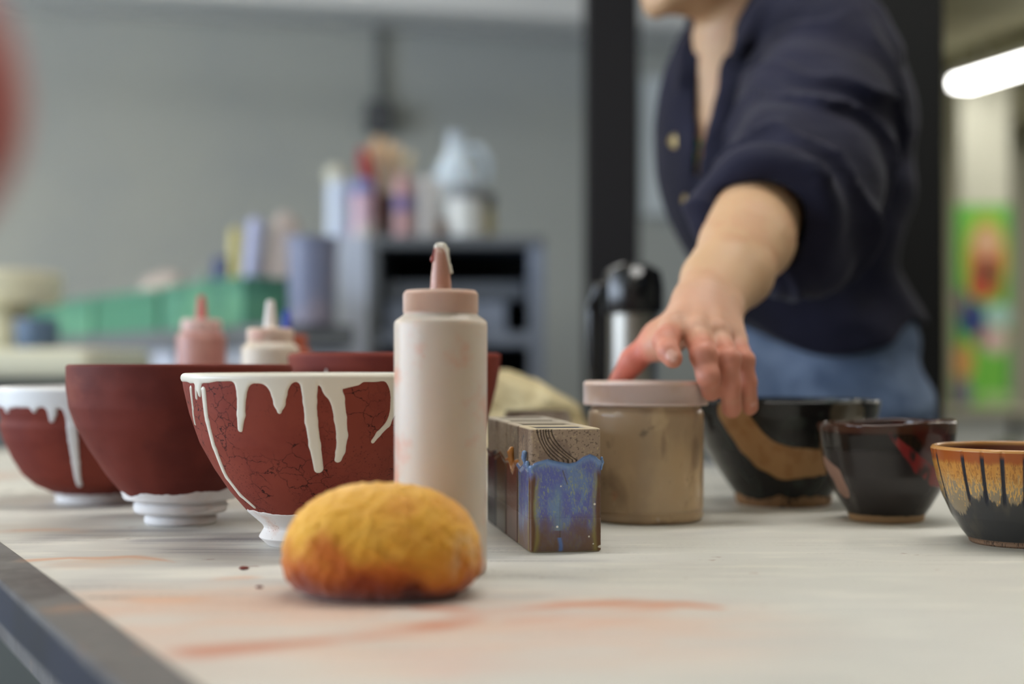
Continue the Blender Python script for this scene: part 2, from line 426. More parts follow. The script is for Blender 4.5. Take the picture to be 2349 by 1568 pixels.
def qbox(mb, a0, a1, t0, t1, z0, z1):
    V = [tp(a, t, z) for z in (z0, z1) for (a, t) in ((a0, t0), (a1, t0), (a1, t1), (a0, t1))]
    mb.add(V, [(3, 2, 1, 0), (4, 5, 6, 7), (0, 1, 5, 4), (1, 2, 6, 5), (2, 3, 7, 6), (3, 0, 4, 7)])
w = .0275
for (a0, a1, t0, t1) in ((TA, TA+w, T0, T1), (TB-w, TB, T0, T1), (TA+w, TB-w, T0, T0+w), (TA+w, TB-w, T1-w, T1)):
    mb = MB(); qbox(mb, a0, a1, t0, t1, ZT-.004, ZT+.0003); mb.build('edge_strip', M_strip, table, smooth=False)
mb = MB(); qbox(mb, TA+.0004, TB-.0004, T0+.0004, T1-.0004, ZT-.026, ZT-.0041); mb.build('side_rail', M_navy, table, smooth=False)
mb = MB()
for (a0, a1, t0, t1) in ((TA+.06, TA+.08, T0+.1, T1-.1), (TB-.08, TB-.06, T0+.1, T1-.1), (TA+.08, TB-.08, T0+.1, T0+.12), (TA+.08, TB-.08, T1-.12, T1-.1)): qbox(mb, a0, a1, t0, t1, ZT-.11, ZT-.026)
mb.build('apron', M_strip, table, smooth=False)
for a in (TA+.05, TB-.10):
    for t in (T0+.09, T1-.14):
        mb = MB(); qbox(mb, a, a+.05, t, t+.05, .0, ZT-.0262); mb.build('leg', M_strip, table, smooth=False)
# crumbs
M_red_chip = mat('dry_red_clay', srgb(110, 44, 36), .8)
for (px, py, r, lab) in ((559, 1306, .0022, 'dark red crumb of dry clay on the white table left of the sponge'), (595, 1349, .0015, 'tiny pinkish clay crumb on the table nearest the left side of the sponge')):
    q = plane_pt(px, py); mb = MB(); mb.lathe([(0, -.0001), (r*.8, 0), (r, r*.3), (r*.6, r*.7), (0, r*.8)], 9, (0, 0, 0), 1.5, 1, fn=lambda a, z: 1+.2*math.sin(a*3+z*900))
    tag(mb.build('clay_crumb', M_red_chip, None, (q[0], q[1], ZT+.0004)), lab, 'crumb')
# ================================================================== bowls on the left
RED = srgb(141, 66, 50)
M_red = mat('raw_red_glaze', srgb(124, 54, 42), .72, spec=.25, layers=[dict(scale=26, col=srgb(108, 44, 36), lo=.4, hi=.65, amt=.8), dict(scale=7, col=srgb(134, 64, 50), lo=.5, hi=.7, amt=.6)],
            bump=[(160, .12, .0006, I1), (18, .12, .002, I1)])
M_red_rough = mat('raw_red_glaze_brushed', srgb(114, 50, 40), .7, spec=.25, layers=[dict(scale=14, col=srgb(92, 38, 32), lo=.42, hi=.62, amt=.8), dict(scale=9, col=srgb(136, 72, 54), lo=.55, hi=.7, amt=.6, stretch=(1, 1, 2))],
            bump=[(120, .15, .0008, (1, 1, 4)), (14, .25, .003, (1, 1, 1.5))])
M_red_crack = mat('cracked_red_glaze', srgb(134, 62, 48), .7, spec=.25, layers=[dict(scale=22, col=srgb(120, 50, 40), lo=.4, hi=.65, amt=.7),
            dict(crack=1, scale=88, warp=.30, lo=.006, hi=.026, col=srgb(50, 16, 13), mscale=26, amt=1), dict(crack=1, scale=150, warp=.2, lo=.005, hi=.024, col=srgb(78, 30, 24), mscale=38, amt=.4), dict(dots=1, scale=420, lo=.12, hi=.28, mscale=34, col=srgb(78, 28, 24), amt=.7)],
            bump=[(150, .12, .0006, I1)])
M_bisque = mat('white_bisque', srgb(226, 219, 212), .65, layers=[dict(scale=60, col=srgb(214, 180, 160), lo=.56, hi=.72, amt=.6), dict(dots=1, scale=330, lo=.1, hi=.2, mscale=60, col=srgb(150, 90, 70), amt=.6)], bump=[(200, .1, .0005, I1)])
M_foot2 = mat('white_bisque_clean', srgb(228, 224, 222), .6, layers=[dict(scale=30, col=srgb(222, 200, 186), lo=.55, hi=.7, amt=.5)], bump=[(120, .08, .0005, I1)])
M_slip = mat('cream_slip', srgb(226, 221, 206), .38, spec=.45, bump=[(50, .10, .001, I1)])
M_slip_b = mat('white_slip', srgb(226, 226, 226), .4, spec=.45)
def bowl_thing(name, pot, label):
    return empty(name, label, 'bowl', pot.loc)
def two_tone(pot, zb, amp, top, bottom, seed):
    def f(T, Z, ZN):
        e = zb+amp*(fbm(np.cos(T)*1.6+5, np.sin(T)*1.6, 0*T, 2, seed)-.5)*2+.0012*(fbm(np.cos(T)*9, np.sin(T)*9, 0*T+2, 3, seed+3)-.5)*2
        m = sstep(-.0005, .0005, Z-e)*(ZN < 3.5)
        return m
    return f
def pot_parts(pot, t, top_mat, foot_mat, zb, amp, seed, n_th=560, n_p=170, dr=None):
    """glazed body from the wavy line up; bare foot below. Two meshes that meet on the wavy line"""
    cut = two_tone(pot, zb, amp, None, None, seed)
    def drb(T, Z, ZN):
        r = 0*T
        if dr is not None: r = r+dr(T, Z, ZN)
        return r
    o = pot_mesh(pot, 'bowl_body', top_mat, t, n_th, n_p, dr=lambda T, Z, ZN: drb(T, Z, ZN)+np.where(ZN < 1.5, (cut(T, Z, ZN)-1)*.0005, 0))
    f = pot_mesh_band(pot, 'foot', foot_mat, t, n_th, zb+abs(amp)*2+.004, dr=lambda T, Z: -cut(T, Z, 1+0*T)*.0006+(drb(T, Z, 1+0*T) if dr is not None else 0))
    return o, f
def pot_mesh_band(s, name, material, parent, n_th, ztop, dr):
    th = s.grid(n_th); tt = np.linspace(0, s.L, 260); ro = np.interp(tt, s.t, s.p[:, 0]); zo = np.interp(tt, s.t, s.p[:, 1])
    for _ in range(2):
        ro[1:-1] = (ro[:-2]+2*ro[1:-1]+ro[2:])/4; zo[1:-1] = (zo[:-2]+2*zo[1:-1]+zo[2:])/4
    j = np.argmax(zo > ztop); ro, zo = ro[:j], zo[:j]
    ro = np.concatenate([[.0005, ro[0]-.006, ro[0]-.002], ro+.0002]); zo = np.concatenate([[.0015, .0012, 0], zo])
    T = th[None]+0*ro[:, None]; Z = zo[:, None]+0*T; R_ = ro[:, None]+dr(T, Z)
    V = np.stack([R_*np.sin(T), -R_*np.cos(T), Z], -1).reshape(-1, 3); m, n = T.shape
    i = np.arange(m-1)[:, None]*n; k = np.arange(n)[None]; k2 = (k+1) % n
    return npmesh(name, V, np.stack([i+k, i+k2, i+n+k2, i+n+k], -1).reshape(-1, 4), material, parent)
# --- front cracked bowl
pf = Pot(713, 1.015, [(.030, 0), (.0365, .006), (.0325, .0125), (.034, .0150), (.0445, .0243), (.057, .039), (.0672, .0542), (.0775, .0729), (.0846, .0934), (.0887, .111), (.0898, .1185)], wall=.0048)
tf = bowl_thing('pottery_bowl', pf, 'cracked dark red bowl with long cream drips behind the yellow sponge')
pot_parts(pf, tf, M_red_crack, M_bisque, .0245, .002, 3)
ST = [[(467, 895, 8), (476, 966, 7), (493, 1028, 7), (521, 1095, 7), (552, 1135, 6), (583, 1162, 4)],
      [(438, 890, 5), (443, 935, 3), (448, 972, 3)], [(455, 880, 12), (458, 905, 5)], [(450, 880, 4), (451, 912, 4)],
      [(555, 878, 19), (554, 905, 11), (553, 950, 10), (551, 984, 6)],
      [(638, 876, 30), (640, 900, 17), (641, 925, 12), (641, 943, 5)],
      [(709, 876, 19), (711, 920, 14), (714, 965, 13), (722, 1020, 12), (731, 1074, 10)],
      [(748, 876, 15), (762, 890, 20), (774, 915, 15), (781, 960, 13), (785, 1000, 12), (781, 1035, 10), (776, 1052, 8)],
      [(899, 876, 12), (903, 900, 8), (901, 945, 8), (890, 972, 7), (868, 995, 6), (856, 1011, 5)], [(820, 876, 6), (790, 880, 10)]]
def band_lo(T, pot, base, seed, amp=.0015): return pot.p[-1, 1]-base+amp*(fbm(np.cos(T)*7, np.sin(T)*7, 0*T, 2, seed)-.5)*2
def sdf_front(T, Z):
    d = pf.sdf(T, Z, ST)
    rnd = random.Random(4)
    for q in range(9):   # the far side carries drips as well
        a = math.pi*(.62+.095*q); l = rnd.uniform(.02, .06); wd = rnd.uniform(.003, .0045)
        x = ((T-a+np.pi) % (2*np.pi)-np.pi)*pf.R(Z); zb = pf.p[-1, 1]-l
        d = -lse(-d, wd-np.hypot(x, np.minimum(Z-zb, 0)), .003)
    d = -lse(-d, -(band_lo(T, pf, .0026, 5)-Z), .0035)
    hole = np.hypot(((T+1.16))*.088, (Z-.1105))-.0022                     # the bare patch in the corner
    return np.maximum(d, -hole)
drip_mesh(pf, 'slip_drips', M_slip, tf, sdf_front, .0009)
# --- plain bowl on a stepped white foot
pl = Pot(415, 1.147, [(.0265, 0), (.0285, .0015), (.0285, .006), (.0255, .0085), (.0355, .0095), (.037, .0115), (.037, .0165), (.0345, .0185), (.038, .0195), (.0445, .0205), (.046, .026), (.0573, .040), (.0714, .0613), (.0815, .079), (.0868, .094), (.0885, .109), (.0886, .1255)], wall=.005)
tl = bowl_thing('pottery_bowl', pl, 'plain dark red bowl without drips, standing on a stepped white foot')
def dr_l(T, Z, ZN): return np.where((ZN < 2.5) & (Z > .024), (fbm(np.cos(T)*2, np.sin(T)*2, Z*22, 3, 8)-.5)*.0032, 0)
pot_parts(pl, tl, M_red_rough, M_foot2, .0285, .0065, 21, dr=dr_l)
# --- small far-left bowl with white rim
pq = Pot(222, 1.33, [(.035, 0), (.037, .002), (.036, .006), (.040, .010), (.055, .017), (.066, .027), (.075, .042), (.083, .060), (.0862, .072), (.0845, .078), (.0872, .088), (.0876, .1035)], wall=.0055)
tq = bowl_thing('pottery_bowl', pq, 'small red bowl with thick white rim and short drips, leftmost of the bowls')
pot_parts(pq, tq, M_red, M_foot2, .009, .001, 31)
SQ = [[(15, 915, 9), (16, 940, 7)], [(78, 915, 13), (78, 940, 6)], [(118, 915, 15), (120, 945, 10), (119, 962, 6)], [(160, 915, 20), (165, 960, 12), (168, 1010, 10), (174, 1060, 8), (182, 1110, 6)], [(245, 915, 16), (248, 970, 8)], [(330, 915, 16), (330, 990, 9)]]
def sdf_q(T, Z):
    d = pq.sdf(T, Z, SQ)
    for q in range(7):
        a = math.pi*(.6+.12*q); x = ((T-a+np.pi) % (2*np.pi)-np.pi)*pq.R(Z); d = -lse(-d, .004-np.hypot(x, np.minimum(Z-(.06+.005*(q % 3)), 0)), .003)
    return -lse(-d, -(band_lo(T, pq, .0135, 9)-Z), .004)
drip_mesh(pq, 'slip_drips', M_slip_b, tq, sdf_q, .0014, 700, 220)
# --- tall bowl behind
pb = Pot(906, 1.28, [(.036, 0), (.0375, .003), (.036, .009), (.046, .019), (.062, .036), (.0765, .06), (.0855, .085), (.0915, .108), (.0945, .124), (.0955, .134)], wall=.0085)
tb = bowl_thing('pottery_bowl', pb, 'tallest dark red bowl, its thick rim showing behind the squeeze bottle')
pot_parts(pb, tb, M_red, M_foot2, .012, .001, 41, 420, 120)
drip_mesh(pb, 'slip_drips', M_slip_b, tb, lambda T, Z: pb.sdf(T, Z, [[(748, 848, 2), (748, 866, 5)]]), .0012, 700, 260)
# ================================================================== glazed bowls on the right
def brush_mask(pot, T, Z, st, soft=.0012): return 1-sstep(-soft, soft, pot.sdf(T, Z, [st]))
M_attr_gloss = mat('glossy_glaze', attr=True, alpha_rough=True, spec=.5, bump=[(35, .10, .002, I1)])
def A4(c, r): return np.concatenate([c, r[..., None]], -1)
# R1 big black
p1 = Pot(1797, 1.31, [(.0415, 0), (.0432, .002), (.0445, .010), (.052, .020), (.0635, .037), (.0725, .052), (.0798, .067), (.085, .082), (.0872, .0935)], wall=.005)
def col1(T, Z, ZN):
    n = fbm(np.cos(T)*9, np.sin(T)*9, Z*90, 3, 1); c = np.broadcast_to(S3((34, 34, 34)), T.shape+(3,)).copy(); r = .16+0*T
    c = cmix(c, (52, 58, 54), sstep(.5, .7, n)*.7)
    if T.shape[0] > 1:
        sw = brush_mask(p1, T, Z+.0016*(n-.5), [(1676, 945, 36), (1722, 1012, 36), (1757, 1044, 36), (1800, 1062, 38), (1871, 1062, 31), (1935, 1055, 26)], .0006)*(ZN < 1.5)
        c = cmix(c, (176, 134, 88), sw); c = cmix(c, (160, 112, 66), sw*sstep(.45, .65, n)*.7); r = lerp(r, .62, sw)
        gp = brush_mask(p1, T, Z, [(1935, 945, 34), (1965, 955, 28)], .002)*(ZN < 1.5)*.55; c = cmix(c, (130, 118, 98), gp)  # greyish reflection on the glossy black, painted into the colour
    e = .0085+.0035*(fbm(np.cos(T)*4, np.sin(T)*4, 0*T, 2, 6)-.5)*2
    ft = (1-sstep(-.0005, .0005, Z-e))*(ZN < 1.5); c = cmix(c, (158, 122, 88), ft*.95); c = cmix(c, (60, 44, 32), ft*sstep(.6, .7, fbm(np.cos(T)*14, np.sin(T)*14, Z*200, 2, 9))); r = lerp(r, .7, ft)
    return A4(c, r)
t1 = empty('glazed_bowl', 'large glossy black bowl with a sweeping tan band, farthest of the glazed bowls', 'bowl', p1.loc)
pot_mesh(p1, 'bowl_body', M_attr_gloss, t1, 620, 200, col=col1)
# R2 black cup with red streak
p2 = Pot(2033, 1.17, [(.0285, 0), (.030, .001), (.0305, .005), (.036, .013), (.043, .025), (.0485, .038), (.0515, .052), (.0540, .062), (.0556, .072), (.0562, .0790)], wall=.0042)
def col2(T, Z, ZN):
    n = fbm(np.cos(T)*7, np.sin(T)*7, Z*70, 3, 4); c = np.broadcast_to(S3((46, 42, 42)), T.shape+(3,)).copy(); r = lerp(.22, .12, sstep(.045, .06, Z))
    c = cmix(c, (20, 17, 17), sstep(.056, .062, Z+.004*(n-.5))*.9)
    c = cmix(c, (74, 46, 34), sstep(.0705, .076, Z)*.8)
    c = cmix(c, (60, 34, 34), (ZN > 2.5)*1.)
    if T.shape[0] > 1:
        f = brush_mask(p2, T, Z, [(1894, 1058, 13), (1914, 1090, 19), (1929, 1122, 20)], .0008)*(ZN < 1.5); c = cmix(c, (158, 124, 110), f); r = lerp(r, .6, f)
        g = brush_mask(p2, T, Z, [(2135, 1042, 28), (2165, 1030, 22)], .003)*(ZN < 1.5); c = cmix(c, (96, 72, 74), g*.8)
        s_ = brush_mask(p2, T, Z+.0015*(n-.5), [(2044, 998, 6), (2082, 1036, 11), (2112, 1070, 17), (2145, 1096, 17), (2165, 1110, 12)], .001)*(ZN < 1.5); c = cmix(c, (140, 46, 46), s_*.8*sstep(.25, .55, n))
        s2 = brush_mask(p2, T, Z, [(2105, 985, 12), (2140, 1008, 26), (2170, 1005, 20)], .003)*(ZN < 1.5); c = cmix(c, (74, 26, 24), s2*.8)
    ft = (1-sstep(-.0004, .0004, Z-.0062-.0012*(n-.5)))*(ZN < 1.5); c = cmix(c, (176, 146, 112), ft); r = lerp(r, .7, ft)
    return A4(c, r)
t2 = empty('glazed_bowl', 'black glazed cup-sized bowl with a red streak and glinting dark brown rim', 'bowl', p2.loc)
pot_mesh(p2, 'bowl_body', M_attr_gloss, t2, 620, 200, col=col2, warp=lambda T, Z: np.where(Z > .06, (Z-.06)/.02*(.0014*np.sin(T+.3)+.0006*np.sin(5*T)), 0),
         dr=lambda T, Z, ZN: -.0022*np.exp(-((T+1.15)/.22)**2)*(ZN < 2)*sstep(.0, .02, Z))
# R3 amber dripped bowl
p3 = Pot(2350, 1.02, [(.0365, 0), (.038, .001), (.0385, .003), (.043, .0085), (.0505, .020), (.0562, .033), (.0602, .047), (.0628, .058), (.0645, .0675)], wall=.0042)
def cells(T):
    """amber runs separated by dark grooves; returns (fraction inside the run 0..1, its index)"""
    th0 = np.array([p3.onsurf(x, 1060)[0] for x in (2149, 2166, 2209, 2253, 2299, 2352, 2400, 2447, 2490, 2528)])
    ex = np.concatenate([th0, np.arange(th0[-1]+.23, th0[0]+2*np.pi-.1, .235), [th0[0]+2*np.pi]])
    x = (T-ex[0]) % (2*np.pi)+ex[0]; j = np.clip(np.searchsorted(ex, x)-1, 0, len(ex)-2)
    return (x-ex[j])/(ex[j+1]-ex[j]), j, (ex[j+1]-ex[j])
def col3(T, Z, ZN):
    u, j, w_ = cells(T); n = fbm(T*42, 0*T, Z*160, 3, 5); n2 = fbm(T*90, 0*T, Z*420, 2, 7)
    c = np.broadcast_to(S3((58, 58, 58)), T.shape+(3,)).copy(); r = .24+0*T
    c = cmix(c, (86, 80, 70), sstep(.45, .75, fbm(T*6, 0*T, Z*60, 3, 8))*.5)
    zb = np.array([.030, .022, .0345, .0320, .0315, .029, .031, .034, .030, .033])[j % 10]
    lim = zb+.010*(2*np.abs(u-.5))**2.2+.007*(n-.5)
    run = sstep(-.0015, .0015, Z-lim)*(ZN < 2.5)
    c = cmix(c, (138, 122, 96), run*.95); c = cmix(c, (200, 154, 84), run*sstep(.44, .58, n2+.45*(Z-.042)/.02)); c = cmix(c, (182, 122, 48), run*sstep(.042, .056, Z+.012*(n-.5))*.9); c = cmix(c, (120, 74, 36), run*sstep(.56, .66, n2)*sstep(.040, .05, Z)*.6)
    c = cmix(c, (150, 76, 26), sstep(.0575, .062, Z+.003*(n-.5))*(ZN < 2.5))
    gl = (np.minimum(u, 1-u)*w_*.064)
    gr = (1-sstep(.0009, .0021, gl))*sstep(.028, .034, Z)*sstep(.0665, .062, Z)*(ZN < 1.5); c = cmix(c, (26, 28, 40), gr)
    c = cmix(c, (112, 60, 38), (ZN > 2.5)*1.); c = cmix(c, (196, 150, 90), (np.abs(Z-.0685) < .0012)*.7)
    ft = (1-sstep(-.0004, .0004, Z-.0042))*(ZN < 1.5); c = cmix(c, (146, 116, 92), ft); c = cmix(c, (70, 56, 46), ft*sstep(.55, .7, n2)); r = lerp(r, .75, ft)
    return A4(c, r)
t3 = empty('glazed_bowl', 'bowl with amber drips over black glaze, cut off by the right edge of the photo', 'bowl', p3.loc)
def dr3(T, Z, ZN):
    u, j, w_ = cells(T); gl = np.minimum(u, 1-u)*w_*.064
    return np.where(ZN < 2, (-.0009*np.exp(-(gl/.0012)**2)+.0004)*sstep(.028, .036, Z), 0)
pot_mesh(p3, 'bowl_body', M_attr_gloss, t3, 1100, 260, col=col3, dr=dr3)
# ================================================================== sponge
fx = Field((-.066, -.054, -.006), (.066, .054, .072), .00085)
gx_, gy_, gz_ = np.meshgrid(*fx.ax, indexing='ij'); gx_ = gx_+.0
fx.F = ((((np.abs(gx_)/.0555)**2.35+(np.abs(gy_)/.043)**2.35+(np.abs(gz_-.0180)/np.where(gz_ > .018, .0432, .0225))**2.35)**(1/2.35)-1)*.042).astype(np.float32)
fx.disp(lambda x, y, z: -(fbm(x*30, y*30, z*30, 2, 2)-.5)*.0018-(fbm(x*260, y*260, z*260, 3, 1)-.5)*.0022+sstep(.62, .78, fbm(x*140, y*140, z*140, 2, 5))*.0016*sstep(.03, .0, z))
fx.F[:, :, :] = np.maximum(fx.F, (.0006-fx.ax[2])[None, None, :].astype(np.float32))
V, F = fx.mesh()
n = fbm(V[:, 0]*26, V[:, 1]*26, V[:, 2]*26, 4, 7); n2 = fbm(V[:, 0]*150, V[:, 1]*150, V[:, 2]*150, 3, 9)
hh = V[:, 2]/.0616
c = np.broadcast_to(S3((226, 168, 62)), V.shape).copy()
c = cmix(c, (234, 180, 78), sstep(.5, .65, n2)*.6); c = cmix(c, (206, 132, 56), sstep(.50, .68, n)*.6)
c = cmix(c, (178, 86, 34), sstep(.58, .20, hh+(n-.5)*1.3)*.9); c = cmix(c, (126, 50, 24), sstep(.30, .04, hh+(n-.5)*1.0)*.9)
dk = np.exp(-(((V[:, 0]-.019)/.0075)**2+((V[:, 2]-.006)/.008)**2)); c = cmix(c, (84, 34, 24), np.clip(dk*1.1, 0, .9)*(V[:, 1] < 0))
gr_ = np.exp(-(((V[:, 0]-.046)/.006)**2+((V[:, 2]-.024)/.012)**2)); c = cmix(c, (206, 176, 140), np.clip(gr_, 0, 1)*sstep(.4, .6, n2)*.7)
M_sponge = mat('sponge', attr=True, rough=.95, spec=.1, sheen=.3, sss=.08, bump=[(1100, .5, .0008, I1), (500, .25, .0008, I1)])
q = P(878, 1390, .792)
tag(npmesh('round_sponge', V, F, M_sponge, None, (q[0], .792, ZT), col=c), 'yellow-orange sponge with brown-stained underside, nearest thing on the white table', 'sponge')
# ================================================================== squeeze bottles
def squeeze(label, px, d, body, cap, tipc, slip=None, group=None, hgt=1.0, body_lay=(), closer=None, ribs=150, dome=False):
    x = (px-CX)*d/FP; t = empty('squeeze_bottle', label, 'bottle', (x, d, ZT))
    z = .1545*hgt
    mb = MB(); mb.lathe([(.0005, .002), (.024, .0015), (.0262, .0), (.0281, .002), (.0284, .006), (.0284, z*.5), (.0286, z-.004), (.0284, z-.0012), (.0276, z), (.0232, z+.0032), (.0226, z+.004), (.0005, z+.004)], 96)
    mb.build('bottle_body', body, t)
    pr = [(.0005, z+.0035), (.0222, z+.0035), (.0226, z+.0045)]; n = ribs*4
    mb = MB()
    rb = lambda a, zz: 1+(.011*math.cos(a*ribs) if z+.005 < zz < z+.016 else 0)
    mb.lathe([(.0005, z+.0035), (.0226, z+.0035), (.0226, z+.0049), (.0228, z+.0052), (.0228, z+.0158), (.0224, z+.0172), (.0212, z+.0184), (.0085, z+.0190), (.0005, z+.0190)], n, fn=rb)
    mb.build('cap', cap, t)
    nz = z+.0188
    mb = MB(); mb.lathe([(.0068, nz-.001), (.0064, nz+.002), (.0058, nz+.010), (.0040, nz+.0262), (.0036, nz+.0272), (.0022, nz+.0278), (.0016, nz+.0255), (.0004, nz+.025)], 40)
    mb.build('nozzle', tipc, t)
    return t, nz
stn = dict(scale=26, col=srgb(210, 146, 120), lo=.52, hi=.66, amt=.75)
M_hdpe = mat('milky_plastic', srgb(206, 192, 176), .38, layers=[stn, dict(scale=90, col=srgb(200, 120, 90), lo=.66, hi=.72, amt=.35), dict(scale=5, col=srgb(204, 200, 200), lo=.45, hi=.6, amt=.7)], sss=.35, bump=[(12, .05, .002, I1)])
M_cap = mat('pink_stained_cap', srgb(206, 172, 154), .5, layers=[dict(scale=40, col=srgb(214, 184, 164), lo=.45, hi=.6, amt=.7)], sss=.2)
M_noz = mat('stained_nozzle', srgb(184, 138, 120), .35, layers=[dict(scale=60, col=srgb(206, 170, 152), lo=.5, hi=.62), dict(scale=150, col=srgb(140, 50, 40), lo=.62, hi=.7, amt=.7, stretch=(1, 1, .3))], sss=.2)
tB, nz = squeeze('milky plastic squeeze bottle with ribbed pink cap and slip-smeared nozzle behind the sponge', 1011, .873, M_hdpe, M_cap, M_noz)
f2 = Field((-.008, -.008, nz-.004), (.0095, .008, nz+.034), .00022)
top = nz+.0275
f2.tor((0, 0, top-.001), (0, 0, 1), .0028, .0013, .001).chain([(-.002, -.003, top), (.0015, -.0035, top-.0005), (.0038, -.0025, top-.003), (.0046, -.002, top-.009), (.0056, -.0018, top-.013), (.0063, -.0015, top-.0165)], [.0012, .0013, .0013, .0009, .0009, .0012], .001)
f2.ell((.0002, 0, top+.0006), (.0030, .0030, .0011), k=.001)
V, F = f2.mesh(); npmesh('slip_smear', V, F, M_slip, tB)
f2 = Field((-.009, -.008, nz+.012), (.0, .004, nz+.028), .0003); f2.ell((-.0046, -.0015, nz+.0188), (.0016, .0015, .0022), k=.001).cap((-.0042, -.002, nz+.021), (-.0037, -.0022, nz+.0245), .0008, .0006, .001)
V, F = f2.mesh(); npmesh('slip_blob', V, F, mat('wet_red_slip', srgb(150, 60, 48), .3), tB)
M_pinkb = mat('pink_filled_plastic', srgb(178, 130, 120), .4, layers=[dict(scale=18, col=srgb(164, 114, 106), lo=.4, hi=.6)], sss=.2)
squeeze('pink squeeze bottle with a red nozzle standing behind the plain dark red bowl', 462, 1.66, M_pinkb, mat('pink_cap', srgb(204, 170, 162), .45, sss=.2), mat('red_nozzle', srgb(184, 92, 84), .4), hgt=1.05, ribs=40)
M_whiteb = mat('cream_filled_plastic', srgb(214, 204, 190), .4, layers=[dict(scale=14, col=srgb(200, 176, 146), lo=.45, hi=.62, amt=.7)], sss=.2)
squeeze('cream squeeze bottle with a white nozzle between two dark red bowls', 620, 1.43, M_whiteb, mat('cream_cap', srgb(214, 190, 172), .45, layers=[dict(scale=60, col=srgb(196, 130, 108), lo=.5, hi=.62, amt=.6)]), mat('white_nozzle', srgb(222, 216, 210), .4), hgt=.945, ribs=40)
M_terra = mat('terracotta_filled_plastic', srgb(164, 84, 62), .45)
squeeze('terracotta-coloured squeeze bottle with a dark blue tip, mostly hidden by the cream one', 658, 1.62, M_terra, M_terra, mat('blue_tip', srgb(34, 60, 160), .35), hgt=.93, ribs=40)
